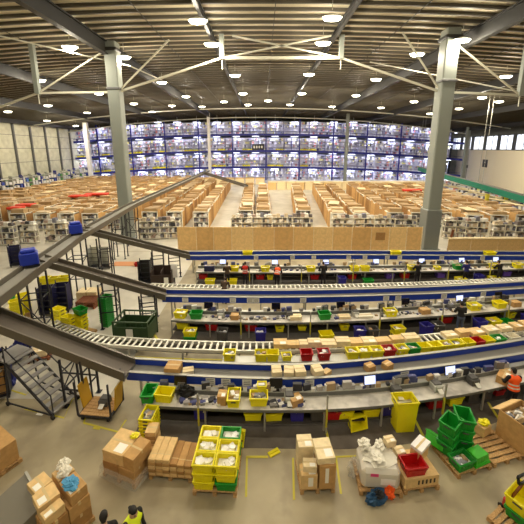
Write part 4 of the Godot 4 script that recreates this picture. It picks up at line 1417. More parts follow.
	# dark floor strips in front of the middle and far benches
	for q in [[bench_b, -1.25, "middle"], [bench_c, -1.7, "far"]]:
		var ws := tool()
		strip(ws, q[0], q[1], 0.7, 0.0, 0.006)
		var ww := structure("floor_dark_strip_" + q[2], done(ws), M.dark_strip, "dark floor strip before the %s packing bench" % q[2], "dark_strip")
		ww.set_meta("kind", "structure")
	# slim posts with yellow tape at the near bench
	k = 0
	for q in [[200, 0], [326, 0], [440, 0], [241, 1], [310, 1], [378, 1], [440, 1], [505, 1], [250, 2], [301, 2], [352, 2], [403, 2], [447, 2], [488, 2]]:
		var o := thing("bench_post", "slim steel post with yellow tape at the %s bench, at its %s spot" % [["near", "middle", "far"][q[1]], nth(k)], "post", "slim posts at the benches", along([bench, bench_b, bench_c][q[1]], q[0]) * Transform3D(Basis.IDENTITY, Vector3(0, 0, 0.06)))
		o.set_meta("label", "slim steel post with yellow tape at the %s bench, %s of the posts in view" % [["near", "middle", "far"][q[1]], nth(k)])
		part(o, "shaft", box_mesh(Vector3(0.05, 1.5, 0.05)), M.steel)
		part(o, "tape_band", box_mesh(Vector3(0.056, 0.7, 0.056)), M.line_yellow, Transform3D(Basis.IDENTITY, Vector3(0, 0.25, 0)))
		k += 1
	# painted floor lines between the lines
	line_px([[135, 357], [200, 359.5], [262, 360]], 0.09, "thin yellow floor line between the near conveyor and the roller conveyor")
	line_px([[148, 322], [152, 331], [158, 340]], 0.12, "short yellow floor line beside the green cage box")

func line_px(px: Array, wide: float, label: String) -> void:
	var pts := PackedVector3Array()
	for q in px:
		pts.append(at(q[0], q[1], 0.0))
	var st := tool()
	strip(st, pts, -wide / 2.0, wide / 2.0, 0.001, 0.009)
	var o := part(self, numbered("floor_marking"), done(st), M.line_yellow)
	o.set_meta("label", label)
	o.set_meta("category", "floor line")

func lump_mesh(size: Vector3, seed_: int, rough := 0.25) -> ArrayMesh:   # a soft sagging sack
	var key := "lump%s_%d" % [size, seed_]
	if cache.has(key):
		return cache[key]
	var n := FastNoiseLite.new()
	n.seed = seed_
	n.frequency = 1.1 if rough < 0.3 else 2.4
	var st := SurfaceTool.new()
	st.begin(Mesh.PRIMITIVE_TRIANGLES)
	st.set_smooth_group(0 if rough < 0.3 else -1)
	var rows := 10
	var cols := 16
	var grid := []
	for i in rows + 1:
		var line := []
		for j in cols:
			var th := PI * i / rows
			var ph := TAU * j / cols
			var d := Vector3(sin(th) * cos(ph), cos(th), sin(th) * sin(ph))
			var r := 1.0 + rough * n.get_noise_3dv(d * 1.6) * 2.0
			var p := d * r
			p.y = maxf(p.y, -0.75)
			line.append(Vector3(p.x * size.x / 2.0, (p.y + 0.75) / 1.75 * size.y, p.z * size.z / 2.0))
		grid.append(line)
	for i in rows:
		for j in cols:
			var k := (j + 1) % cols
			for v in [grid[i][j], grid[i + 1][k], grid[i][k], grid[i][j], grid[i + 1][j], grid[i + 1][k]]:
				st.add_vertex(v)
	st.generate_normals()
	cache[key] = st.commit()
	return cache[key]

# ---------------------------------------------------------------- raised feed conveyors
func feeder(label: String, pts: Array, wide: float, trestles: Array, mat: String) -> Node3D:
	var o := thing("feed_conveyor", label, "conveyor")
	var path := PackedVector3Array()
	for k in pts.size() - 1:
		for i in 6:
			path.append(pts[k].lerp(pts[k + 1], i / 6.0))
	path.append(pts[pts.size() - 1])
	var st := tool()
	strip(st, path, -wide / 2.0, wide / 2.0, -0.12, -0.02)
	part(o, "bed", done(st), M.bench_grey)
	st = tool()
	strip(st, path, -wide / 2.0 + 0.06, wide / 2.0 - 0.06, -0.02, 0.01)
	part(o, "belt", done(st), M[mat])
	for s in [-1.0, 1.0]:
		st = tool()
		strip(st, path, s * wide / 2.0 - 0.03, s * wide / 2.0 + 0.03, -0.16, 0.2)
		part(o, "side_guard", done(st), M.trough)
	for f in trestles:
		var i := clampi(int(f * (path.size() - 1)), 0, path.size() - 1)
		var p := path[i]
		var n := lateral(path, i)
		var d := n.cross(Vector3.UP)
		var feet := []
		for s in [-1.0, 1.0]:
			for e in [-1.0, 1.0]:
				var foot: Vector3 = Vector3(p.x, 0, p.z) + n * s * wide * 0.52 + d * e * 0.4
				feet.append(foot)
				st = tool()
				bar(st, foot, foot + Vector3(0, p.y - 0.17, 0), 0.065)
				part(o, "leg", done(st), M.dark_steel)
				part(o, "foot_plate", box_mesh(Vector3(0.2, 0.02, 0.2)), M.dark_steel, Transform3D(Basis.IDENTITY, foot))
		for h in [0.35, 0.68]:
			for q in [[0, 1], [1, 3], [3, 2], [2, 0]]:
				st = tool()
				bar(st, feet[q[0]] + Vector3(0, p.y * h, 0), feet[q[1]] + Vector3(0, p.y * h, 0), 0.045)
				part(o, "brace", done(st), M.dark_steel)
		st = tool()
		bar(st, feet[0] + Vector3(0, p.y * 0.35, 0), feet[2] + Vector3(0, p.y * 0.68, 0), 0.035)
		bar(st, feet[1] + Vector3(0, p.y * 0.68, 0), feet[3] + Vector3(0, p.y * 0.35, 0), 0.035)
		part(o, "diagonal", done(st), M.dark_steel)
	return o

func build_feeders() -> void:
	var h := 4.0
	var spine := [at(208, 171, h), at(131, 206, h), at(75, 238, h), at(38, 265, h), at(-22, 310, h)]
	feeder("long raised spine conveyor running back from the left edge to the tower", spine, 0.85, [0.25, 0.37, 0.52, 0.83], "belt")
	feeder("far incline conveyor dropping from the spine to the far packing line", [at(84, 230, h), at(190, 256, 1.45)], 0.75, [0.3, 0.68, 0.95], "belt_dark")
	feeder("middle incline conveyor dropping from the spine to the middle packing line", [at(42, 260, h), at(166, 295, 1.45)], 0.75, [0.62, 0.95], "belt_dark")
	feeder("near wide incline conveyor dropping to the near packing line", [at(-30, 309, 3.6), at(130, 370, 1.42)], 0.8, [0.7], "belt_dark")
	feeder("short raised conveyor bending from the spine's far end towards the cream boxes", [at(204, 173, h), at(246, 186, 2.8)], 0.9, [], "belt_dark")
	var k := 0
	for q in [[76, 233], [30, 264]]:
		var p := at(q[0], q[1], h + 0.12)
		var o := thing("drive_box", "bright blue drive box on the spine conveyor, %s one" % ["farther", "nearer"][k], "drive box", "", turned(p, 35))
		part(o, "housing", box_mesh(Vector3(0.74, 0.6, 0.66), 0.05), M.drive_blue)
		part(o, "hood", box_mesh(Vector3(0.6, 0.16, 0.52), 0.06), M.drive_blue, Transform3D(Basis.IDENTITY, Vector3(0, 0.6, 0)))
		part(o, "mount", box_mesh(Vector3(0.8, 0.08, 0.72)), M.dark_steel, Transform3D(Basis.IDENTITY, Vector3(0, -0.06, 0)))
		k += 1

# ---------------------------------------------------------------- left yard
func roll_cage(t: Transform3D, label: String, panel: String) -> void:
	var o := thing("roll_cage", label, "cage", "roll cages on the left floor", t)
	part(o, "base", box_mesh(Vector3(0.8, 0.05, 0.7)), M.dark_steel, Transform3D(Basis.IDENTITY, Vector3(0, 0.16, 0)))
	for sx in [-1.0, 1.0]:
		part(o, "side_panel", box_mesh(Vector3(0.03, 1.5, 0.64)), M[panel], Transform3D(Basis.IDENTITY, Vector3(sx * 0.37, 0.22, 0)))
		for sz in [-1.0, 1.0]:
			part(o, "post", box_mesh(Vector3(0.05, 1.7, 0.05)), M.dark_steel, Transform3D(Basis.IDENTITY, Vector3(sx * 0.38, 0.16, sz * 0.33)))
			var w := tool()
			tube(w, Vector3(-0.02, 0.07, 0), Vector3(0.02, 0.07, 0), 0.07, 0.07, 10)
			part(o, "wheel", done(w), M.black, Transform3D(Basis.IDENTITY, Vector3(sx * 0.34, 0, sz * 0.28)))
	part(o, "back_panel", box_mesh(Vector3(0.74, 1.5, 0.03)), M[panel], Transform3D(Basis.IDENTITY, Vector3(0, 0.22, -0.32)))
	for i in 5:
		part(o, "bar", box_mesh(Vector3(0.74, 0.03, 0.03)), M.dark_steel, Transform3D(Basis.IDENTITY, Vector3(0, 0.3 + i * 0.34, 0.33)))

func tote_stack(t: Transform3D, n: int, colour: String, what: String, group: String, size := Vector3(0.6, 0.34, 0.42), rise := 0.12, full_top := "") -> void:   # nested totes, each its own thing
	for i in n:
		var place := "top" if i == n - 1 else ("bottom" if i == 0 else nth(i) + " from the bottom")
		tote(up(t, Vector3(rng.randf_range(-0.002, 0.002), i * rise, rng.randf_range(-0.002, 0.002)), rng.randf_range(-0.2, 0.2)), colour, "%s tote in %s, %s" % [{"yellow": "yellow", "green": "green", "bright_green": "bright green"}[colour], what, place], group, size, full_top if i == n - 1 else "")

func build_left_yard() -> void:
	# roll cages
	roll_cage(turned(at(50, 314, 0), 12), "navy roll cage under the middle incline conveyor, nearer the left edge", "navy")
	roll_cage(turned(at(64, 311, 0), 12), "navy roll cage under the middle incline conveyor, beside a twin", "navy")
	roll_cage(turned(at(17, 266, 0), 30), "navy roll cage behind the nearer blue drive box", "navy")
	roll_cage(turned(at(146, 284, 0), 8), "dark roll cage under the far incline conveyor by the brown bin", "black")
	roll_cage(turned(at(96, 268, 0), 8), "tall dark roll cage by the great column's foot, left one", "zinc")
	roll_cage(turned(at(106, 268, 0), 8), "tall dark roll cage by the great column's foot, right one", "zinc")
	# yellow totes behind the cages
	var k := 0
	for q in [[48, 298], [57, 298], [66, 297]]:
		tote_stack(turned(at(q[0], q[1], 0), 10), 5, "yellow", "the %s pile behind the navy roll cages" % nth(k), "tote piles behind the navy cages", Vector3(0.6, 0.34, 0.42), 0.28)
		k += 1
	# pile of yellow totes with a green one in the middle of the floor
	pallet(turned(at(66, 333, 0), -20), "pallet under the yellow tote pile by the roller conveyor's left end")
	pallet(turned(at(84, 335, 0), -20), "pallet under the second yellow tote pile, beside the green tote", "wood", Vector2(0.8, 1.0))
	k = 0
	for q in [[61, 330, 5], [71, 335, 4], [82, 333, 4]]:
		tote_stack(turned(at(q[0], q[1], 0) + Vector3(0, 0.142, 0), -20), q[2], "yellow", "the %s pile left of the green cage box" % nth(k), "tote piles left of the green cage box", Vector3(0.6, 0.34, 0.42), 0.2)
		k += 1
	tote(turned(at(83, 332, 0) + Vector3(0, 0.142 + 3 * 0.2 + 0.345, 0), -30), "green", "dark green tote on top of the yellow tote pile", "", Vector3(0.62, 0.3, 0.44))
	# cart of yellow totes and pale sacks at the left edge
	pallet(turned(at(20, 318, 0), 35), "pallet of yellow totes and pale sacks at the left edge")
	for q in [[26, 314], [19, 321]]:
		tote_stack(turned(at(q[0], q[1], 0) + Vector3(0, 0.142, 0), 35), 4, "yellow", "the pile beside pale sacks, %s" % ("farther stack" if q[0] == 26 else "nearer stack"), "totes beside the pale sacks", Vector3(0.6, 0.34, 0.42), 0.27)
	k = 0
	for q in [[9, 318, 0.0], [13, 322, 0.0], [11, 319, 0.34]]:
		var o := thing("pale_sack", "pale sack by the yellow totes at the left edge, %s" % ["farther one", "nearer one", "topmost one"][k], "sack", "pale sacks", turned(at(q[0], q[1], 0) + Vector3(0, q[2] + 0.142, 0), 30 * k))
		part(o, "bag", lump_mesh(Vector3(0.6, 0.36, 0.5), 11 + k), M.sack_white)
		k += 1
	# pallets and green totes
	for i in 3:
		pallet(turned(at(90, 305, 0) + Vector3(0, i * 0.142, 0), -4 + i * 2), "reddish pallet in a low pile under the middle incline, %s" % ["bottom", "middle", "top"][i], "wood_red")
	pallet(turned(at(90, 299, 0), 4), "pallet with a cream board behind the reddish pallet pile")
	var bd := thing("cream_board", "cream board lying on a pallet behind the reddish pallet pile", "board", "", turned(at(90, 299, 0) + Vector3(0, 0.143, 0), 4))
	part(bd, "sheet", box_mesh(Vector3(1.25, 0.5, 0.8), 0.02), M.card_cream)
	part(bd, "tape", box_mesh(Vector3(0.08, 0.505, 0.806)), M.tape)
	tote_stack(turned(at(108, 325, 0), 80), 13, "green", "the tall green stack beside the green cage box", "tall stack of green totes", Vector3(0.6, 0.34, 0.42), 0.115)
	tote_stack(turned(at(10, 300, 0), 30), 2, "green", "the low green pair behind the pale sacks", "green tote pair", Vector3(0.6, 0.34, 0.42), 0.2)
	# green steel cage box
	var t := turned(at(137, 338, 0), -3)
	var g := thing("cage_box", "green steel cage box with open top beside the roller conveyor", "cage", "", t)
	var L := 1.7
	var W := 1.2
	var Hh := 1.25
	part(g, "floor_plate", box_mesh(Vector3(L, 0.05, W)), M.green_steel, Transform3D(Basis.IDENTITY, Vector3(0, 0.12, 0)))
	for sx in [-1.0, 1.0]:
		for sz in [-1.0, 1.0]:
			part(g, "post", box_mesh(Vector3(0.08, Hh, 0.08)), M.green_steel, Transform3D(Basis.IDENTITY, Vector3(sx * L / 2.0, 0, sz * W / 2.0)))
		part(g, "top_rail", box_mesh(Vector3(L, 0.07, 0.07)), M.green_steel, Transform3D(Basis.IDENTITY, Vector3(0, Hh - 0.07, sx * W / 2.0)))
		part(g, "top_rail", box_mesh(Vector3(0.07, 0.07, W)), M.green_steel, Transform3D(Basis.IDENTITY, Vector3(sx * L / 2.0, Hh - 0.07, 0)))
		part(g, "side_panel", box_mesh(Vector3(L - 0.06, 0.8, 0.03)), M.green_steel, Transform3D(Basis.IDENTITY, Vector3(0, 0.16, sx * W / 2.0)))
		part(g, "end_panel", box_mesh(Vector3(0.03, 0.8, W - 0.06)), M.green_steel, Transform3D(Basis.IDENTITY, Vector3(sx * L / 2.0, 0.16, 0)))
		for i in 5:
			part(g, "wire", box_mesh(Vector3(0.02, 0.3, 0.02)), M.green_steel, Transform3D(Basis.IDENTITY, Vector3(-0.6 + i * 0.3, 0.92, sx * W / 2.0)))
	part(g, "card", box_mesh(Vector3(0.34, 0.42, 0.01)), M.label, Transform3D(Basis.IDENTITY, Vector3(-0.05, 0.45, W / 2.0 + 0.03)))
	# brown bin with a tilted lid and a white notice
	var bt := turned(at(163, 285, 0), 6)
	var bb := thing("brown_bin", "dark brown open bin with white notice under the far incline conveyor", "bin", "", bt)
	part(bb, "front_board", box_mesh(Vector3(1.4, 0.95, 0.05)), M.bin_brown, Transform3D(Basis.IDENTITY, Vector3(0, 0, 0.5)))
	part(bb, "back_board", box_mesh(Vector3(1.4, 1.3, 0.05)), M.bin_brown, Transform3D(Basis.IDENTITY, Vector3(0, 0, -0.5)))
	for sx in [-1.0, 0.0, 1.0]:
		part(bb, "divider", box_mesh(Vector3(0.05, 1.15, 1.0)), M.bin_brown, Transform3D(Basis.IDENTITY, Vector3(sx * 0.68, 0, 0)))
	part(bb, "notice", box_mesh(Vector3(0.3, 0.42, 0.01)), M.label, Transform3D(Basis.IDENTITY, Vector3(0.35, 0.35, 0.532)))
	var nb := thing("notice_board", "white notice board on a stand beside the brown bin", "board", "", turned(at(175, 284, 0), 0))
	part(nb, "panel", box_mesh(Vector3(0.45, 1.0, 0.03), 0.01), M.white, Transform3D(Basis.IDENTITY, Vector3(0, 0.5, 0)))
	part(nb, "stand", box_mesh(Vector3(0.06, 0.5, 0.06)), M.dark_steel)
	# orange mat near the column foot
	var om := thing("orange_mat", "faded orange board lying on the floor right of the great column", "mat", "", turned(at(126, 264, 0), 0))
	part(om, "sheet", box_mesh(Vector3(2.2, 0.04, 1.0), 0.01), M.card_orange)
	tote(turned(at(138, 266, 0), 10), "red", "orange-red tote on the floor near the faded orange board", "", Vector3(0.5, 0.3, 0.4))
	# mobile steps
	var foot := at(66, 409, 0)
	var head := at(18, 356, 1.7)
	var run := Vector3(head.x - foot.x, 0, head.z - foot.z)
	var dir := run.normalized()
	var side := dir.cross(Vector3.UP)
	var ms := thing("mobile_steps", "dark mobile steel steps with open treads under the near incline", "steps")
	var n := 9
	for i in n:
		var p := foot + run * (i + 0.5) / n + Vector3(0, 1.7 * (i + 1) / n, 0)
		var st := tool()
		bx(st, p, Vector3(0.9, 0.05, run.length() / n * 0.85), 0.0, Basis(side, Vector3.UP, -dir))
		part(ms, "tread", done(st), M.tread)
	for s in [-0.47, 0.47]:
		var st := tool()
		bar(st, foot + side * s + Vector3(0, 0.08, 0), head + side * s, 0.04, 0.12)
		part(ms, "stringer", done(st), M.dark_steel)
		st = tool()
		bar(st, foot + side * s + Vector3(0, 0.95, 0), head + side * s + Vector3(0, 0.7, 0), 0.03)
		bar(st, foot + side * s, foot + side * s + Vector3(0, 0.95, 0), 0.03)
		bar(st, head + side * s, head + side * s + Vector3(0, 0.7, 0), 0.03)
		part(ms, "hand_rail", done(st), M.dark_steel)
		st = tool()
		bar(st, Vector3(head.x, 0.06, head.z) + side * s * 1.3, head + side * s, 0.04)
		part(ms, "leg", done(st), M.dark_steel)
		st = tool()
		bar(st, Vector3(head.x, 0.12, head.z) + side * s * 1.3, foot + side * s + Vector3(0, 0.12, 0), 0.04)
		part(ms, "base_rail", done(st), M.dark_steel)
		for p in [Vector3(head.x, 0, head.z) + side * s * 1.3, foot + side * s * 1.1]:
			st = tool()
			tube(st, p + side * -0.03 + Vector3(0, 0.09, 0), p + side * 0.03 + Vector3(0, 0.09, 0), 0.09, 0.09, 10)
			part(ms, "wheel", done(st), M.black)
	var plat := tool()
	bx(plat, head + dir * 0.35 + Vector3(0, 0.02, 0), Vector3(0.95, 0.06, 0.8), 0.0, Basis(side, Vector3.UP, -dir))
	part(ms, "platform", done(plat), M.tread)
	# dark waste cage with blue sacks left of the steps
	roll_cage(turned(at(0, 396, 0), 30), "dark waste cage left of the mobile steps", "black")
	k = 0
	for q in [[1, 369, 0.9], [11, 348, 0.7], [-4, 350, 1.1], [20, 337, 0.9]]:
		var p := at(q[0], q[1], q[2])
		p.y = 0.0
		var o := thing("blue_sack", "blue plastic waste sack left of the mobile steps, %s" % ["lowest in the picture", "beside the steps' top", "at the picture's edge", "farthest back"][k], "sack", "blue waste sacks", turned(p, k * 40))
		part(o, "bag", lump_mesh(Vector3(0.75, q[2], 0.7), 21 + k, 0.35), M.sack_blue)
		part(o, "knot", lump_mesh(Vector3(0.16, 0.14, 0.16), 30), M.sack_blue, Transform3D(Basis.IDENTITY, Vector3(0, q[2] * 0.95, 0)))
		k += 1
	carton(turned(at(0, 396, 0) + Vector3(0, 0.215, 0.0), 30), Vector3(0.55, 0.9, 0.5), "card_dark", "brown carton standing in the dark waste cage")
	# long dark gap with small pallet behind the steps
	pallet(turned(at(41, 357, 0), 20), "reddish pallet lying behind the mobile steps", "wood_red", Vector2(0.9, 0.8))
	carton(turned(at(41, 357, 0) + Vector3(0, 0.143, 0), 20), Vector3(0.6, 0.3, 0.5), "card_cream", "cream carton on the reddish pallet behind the mobile steps")
	# flat trolley with yellow end frames
	var ct := turned(at(102, 412, 0), -6)
	var tr := thing("trolley", "flat trolley with a wooden deck and yellow end boards by the near incline", "trolley", "", ct)
	part(tr, "chassis", box_mesh(Vector3(1.2, 0.08, 0.9)), M.dark_steel, Transform3D(Basis.IDENTITY, Vector3(0, 0.16, 0)))
	for i in 6:
		part(tr, "deck_board", box_mesh(Vector3(1.1, 0.03, 0.13), 0.004), M.wood, Transform3D(Basis.IDENTITY, Vector3(0, 0.24, -0.36 + i * 0.145)))
	for sx in [-1.0, 1.0]:
		part(tr, "end_board", box_mesh(Vector3(0.05, 0.95, 0.5), 0.01), M.end_yellow, Transform3D(Basis(Vector3.FORWARD, sx * 0.12), Vector3(sx * 0.6, 0.24, -0.1)))
		for sz in [-1.0, 1.0]:
			part(tr, "post", box_mesh(Vector3(0.05, 1.35, 0.05)), M.dark_steel, Transform3D(Basis.IDENTITY, Vector3(sx * 0.62, 0.2, sz * 0.42)))
			var w := tool()
			tube(w, Vector3(-0.03, 0.08, 0), Vector3(0.03, 0.08, 0), 0.08, 0.08, 10)
			part(tr, "wheel", done(w), M.black, Transform3D(Basis.IDENTITY, Vector3(sx * 0.48, 0, sz * 0.36)))
	part(tr, "top_bar", box_mesh(Vector3(1.28, 0.05, 0.05)), M.dark_steel, Transform3D(Basis.IDENTITY, Vector3(0, 1.5, -0.42)))
	printer(up(ct, Vector3(0.1, 0.272, -0.1)), "grey_bin", "grey scale unit on the flat trolley")
	# painted floor outlines
	line_px([[4, 388], [26, 395], [35, 384]], 0.07, "yellow floor line before the dark waste cage")
	line_px([[25, 409], [64, 418], [73, 398], [92, 402]], 0.07, "yellow floor outline around the mobile steps' foot")
	line_px([[86, 414], [84, 423], [118, 432], [126, 420]], 0.07, "yellow floor outline around the flat trolley")
	for q in [[40, 414, "white floor label by the outline of the mobile steps"], [97, 428, "yellowish floor label by the outline of the flat trolley"]]:
		var fl := thing("floor_label", q[2], "floor label", "", turned(at(q[0], q[1], 0), -10))
		part(fl, "plate", box_mesh(Vector3(0.26, 0.008, 0.12)), M.label if q[0] == 40 else M.line_yellow)
	line_px([[246, 457], [268, 457]], 0.08, "short yellow floor line right of the tote pallet")
	line_px([[247, 457], [246, 497]], 0.06, "yellow floor line running forward beside the tote pallet")
	line_px([[293, 458], [294, 500]], 0.06, "yellow floor line left of the tall carton pallet")
	line_px([[325, 426], [331, 450]], 0.08, "yellow floor line across the dark floor strip behind the carton pallet")
	line_px([[336, 457], [341, 494]], 0.06, "yellow floor line right of the tall carton pallet")
	line_px([[334, 457], [360, 456]], 0.06, "short yellow floor line behind the wrapped pallet")
	line_px([[414, 418], [423, 436]], 0.09, "yellow floor line beside the tall yellow bin")
	line_px([[447, 407], [458, 424]], 0.09, "yellow floor line behind the green tote pallet")
	line_px([[487, 401], [502, 424]], 0.09, "yellow floor line left of the worker in orange")

# ---------------------------------------------------------------- pallets in front
func build_pallets() -> void:
	var P := 0.143
	# 1: big cartons in loose film
	var t := turned(at(131, 467, 0), -20)
	pallet(t, "pallet of big brown cartons in film, beside the flat bundles")
	for q in [[-0.29, 0.0, -0.24, 0.56, 0.4, 0.46, "card", "back left"], [0.29, 0.0, -0.24, 0.56, 0.4, 0.46, "card_dark", "back right"], [-0.29, 0.0, 0.24, 0.56, 0.4, 0.46, "card_dark", "front left"], [0.29, 0.0, 0.24, 0.56, 0.4, 0.46, "card", "front right"]]:
		carton(up(t, Vector3(q[0], P, q[2])), Vector3(q[3], q[4], q[5]), q[6], "brown carton in the lower layer of the film-wrapped pallet, %s" % q[7], "cartons on the film-wrapped pallet", false)
	carton(up(t, Vector3(-0.2, P + 0.402, 0.05), 3), Vector3(0.72, 0.38, 0.8), "card_light", "largest light brown carton on top of the film-wrapped pallet", "", true)
	carton(up(t, Vector3(0.4, P + 0.402, 0.1), -3), Vector3(0.4, 0.42, 0.7), "card", "narrow carton beside the largest one on the film-wrapped pallet", "", false)
	var yb := thing("yellow_bag", "small yellow bag lying on the big cartons", "bag", "", up(t, Vector3(0.05, P + 0.79, -0.2)))
	part(yb, "bag", lump_mesh(Vector3(0.26, 0.08, 0.2), 41, 0.4), M.yellow)
	var fm := thing("stretch_film", "clear stretch film sagging round the big cartons", "film", "", t)
	var st := tool()
	var ring := []
	for q in [[-0.68, -0.58], [0.0, -0.6], [0.68, -0.58], [0.72, 0.0], [0.68, 0.58], [0.0, 0.62], [-0.68, 0.58], [-0.7, 0.0]]:
		ring.append(Vector2(q[0], q[1]))
	for i in 8:
		var a: Vector2 = ring[i]
		var b: Vector2 = ring[(i + 1) % 8]
		face(st, [Vector3(a.x, 0.05, a.y), Vector3(b.x, 0.05, b.y), Vector3(b.x * 0.93, 0.42 + 0.06 * sin(i * 2.0), b.y * 0.93), Vector3(a.x * 0.93, 0.42 + 0.06 * sin(i * 2.0 - 2.0), a.y * 0.93)], Vector3(0, 0.2, 0))
	part(fm, "sheet", done(st), M.film)
	# narrow stack of cartons and totes behind the bundles
	var nt := turned(at(154, 450, 0), -8)
	for i in 6:
		carton(up(nt, Vector3(0, i * 0.145, 0), i * 3.0 - 8.0), Vector3(0.34, 0.144, 0.4), "card_light" if i % 2 else "card", "flat carton in the narrow stack behind the bundles, %s from the floor" % nth(i), "narrow stack of flat cartons", false)
	tote_stack(turned(at(151, 437, 0), 85), 6, "yellow", "the stack at the near bench's left end", "yellow totes at the bench end", Vector3(0.6, 0.34, 0.42), 0.13, "mixed")
	# 2: bundles of folded cartons
	t = turned(at(175, 468, 0), -5)
	pallet(t, "pallet of folded carton bundles left of the yellow totes", "wood", Vector2(1.3, 0.8))
	for c in 6:
		for i in 5:
			if c > 2 and i > 3:
				continue
			var tone: String = ["card_light", "card", "card_light", "card_dark"][(c * 2 + i * 3) % 4]
			var o := thing("carton_bundle", "tied bundle of folded cartons, %s column from the left, %s from the pallet" % [nth(c), nth(i)], "bundle", "bundles of folded cartons", up(t, Vector3(-0.54 + c * 0.216, P + i * 0.112, rng.randf_range(-0.02, 0.02))))
			part(o, "body", box_mesh(Vector3(0.205, 0.11, 0.78), 0.01), M[tone])
			part(o, "strap", box_mesh(Vector3(0.2065, 0.1112, 0.02)), M.tape, Transform3D(Basis.IDENTITY, Vector3(0, -0.0005, 0.2)))
	# 3: yellow totes
	t = turned(at(219, 473, 0), -3)
	pallet(t, "pallet under the block of yellow totes", "wood", Vector2(1.26, 1.34))
	for layer in 3:
		for r in 3:
			for c in 2:
				var colour := "yellow"
				if (layer == 2 and r == 0 and c == 1) or (layer == 0 and r == 2 and c == 1) or (layer == 0 and r == 0 and c == 1):
					colour = "green"
				tote(up(t, Vector3(-0.315 + c * 0.63, P + layer * 0.29, -0.445 + r * 0.445), rng.randf_range(-0.3, 0.3)), colour, "%s tote in the palletised block, %s layer, %s row, %s side" % [colour, ["bottom", "middle", "top"][layer], ["back", "middle", "front"][r], ["left", "right"][c]], "totes in the palletised block", Vector3(0.57, 0.3, 0.385), "white" if layer == 2 else "")
	tote(Transform3D(Basis.from_euler(Vector3(deg_to_rad(62), deg_to_rad(-15), 0)), at(238, 437, 0) + Vector3(0, 0.13, 0)), "yellow", "yellow tote tipped on its side on the dark floor strip behind the tote block")
	var ld := thing("yellow_cover", "yellow tote lid lying on the floor beside the yellow floor line", "lid", "", turned(at(274, 453, 0), 30))
	part(ld, "plate", box_mesh(Vector3(0.38, 0.04, 0.2), 0.01), M.yellow)
	part(ld, "rib", box_mesh(Vector3(0.3, 0.02, 0.03)), M.yellow, Transform3D(Basis.IDENTITY, Vector3(0, 0.04, 0)))
	# 4: tall cartons
	t = turned(at(314, 477, 0), 3)
	pallet(t, "pallet under the tall mixed cartons", "wood", Vector2(1.0, 0.95))
	carton(up(t, Vector3(0.27, P, 0.1)), Vector3(0.46, 0.78, 0.72), "card", "tall brown carton with white labels at the mixed pallet's right front")
	carton(up(t, Vector3(0.22, P + 0.782, 0.08), 3), Vector3(0.5, 0.2, 0.66), "card_cream", "wide cream carton on top of the tall brown one")
	carton(up(t, Vector3(-0.24, P, 0.27)), Vector3(0.46, 0.48, 0.36), "card_light", "squat carton with white print at the mixed pallet's left front")
	carton(up(t, Vector3(-0.26, P, -0.24)), Vector3(0.44, 0.92, 0.44), "card_cream", "tall cream carton at the mixed pallet's left back")
	carton(up(t, Vector3(-0.2, P + 0.482, 0.24), -5), Vector3(0.38, 0.2, 0.28), "card_cream", "small cream carton on the squat one of the mixed pallet")
	part(thing("shipping_label", "white shipping label strip on the tall brown carton's face", "label", "", up(t, Vector3(0.25, P + 0.2, 0.462))), "sheet", box_mesh(Vector3(0.1, 0.5, 0.003)), M.label)
	part(thing("shipping_label", "white shipping label on the squat carton's face", "label", "", up(t, Vector3(-0.2, P + 0.1, 0.452))), "sheet", box_mesh(Vector3(0.14, 0.3, 0.003)), M.label)
	# 5: white wrapped goods
	t = turned(at(376, 479, 0), -4)
	pallet(t, "pallet under the white wrapped goods", "wood", Vector2(1.2, 1.0))
	var wg := thing("wrapped_goods", "block of goods wrapped in cloudy white film", "goods", "", up(t, Vector3(0, P, 0)))
	part(wg, "block", box_mesh(Vector3(1.0, 0.6, 0.8), 0.05), M.card_cream)
	part(wg, "film_wrap", box_mesh(Vector3(1.06, 0.64, 0.86), 0.1), M.film_white)
	part(wg, "top_sheet", lump_mesh(Vector3(0.9, 0.07, 0.7), 51, 0.32), M.sack_white, Transform3D(Basis.IDENTITY, Vector3(0, 0.63, 0)))
	part(wg, "pink_label", box_mesh(Vector3(0.22, 0.1, 0.004)), M.pink, Transform3D(Basis.IDENTITY, Vector3(-0.2, 0.45, 0.432)))
	part(wg, "white_label", box_mesh(Vector3(0.4, 0.2, 0.004)), M.white, Transform3D(Basis.IDENTITY, Vector3(0.18, 0.2, 0.432)))
	var k := 0
	for q in [[-0.34, -0.24, 0.34, 0.16], [-0.66, -0.1, 0.3, 0.5], [0.1, -0.26, 0.26, 0.14], [-0.05, 0.1, 0.3, 0.08]]:
		var o := thing("white_bag", "white plastic bag on the wrapped goods, %s" % ["back left corner", "hanging over the left side", "back middle", "front middle"][k], "bag", "white bags on the wrapped goods", up(t, Vector3(q[0], P + (0.74 if k != 1 else -0.143), q[1])))
		part(o, "bag", lump_mesh(Vector3(q[2], q[3] if k != 1 else 0.6, 0.36), 60 + k, 0.42), M.sack_white if k != 1 else M.film)
		k += 1
	carton(up(t, Vector3(0.42, P + 0.74, -0.36), 15), Vector3(0.3, 0.2, 0.24), "card_cream", "small cream carton on the wrapped goods' right back corner")
	var jk := thing("jacket", "crumpled blue and black jacket lying at the wrapped goods' foot", "jacket", "", turned(at(376, 500, 0), 12))
	part(jk, "cloth", lump_mesh(Vector3(0.62, 0.26, 0.34), 71, 0.4), M.jacket_blue)
	part(jk, "lining", lump_mesh(Vector3(0.24, 0.12, 0.2), 72, 0.4), M.black, Transform3D(Basis.IDENTITY, Vector3(0.05, 0.2, 0.05)))
	var og := thing("orange_cloth", "orange cloth beside the blue jacket", "cloth", "", turned(at(389, 497, 0), 20))
	part(og, "cloth", lump_mesh(Vector3(0.3, 0.34, 0.24), 73, 0.4), M.orange)
	# 6: brown base box with a red tote
	t = turned(at(412, 476, 0), 8)
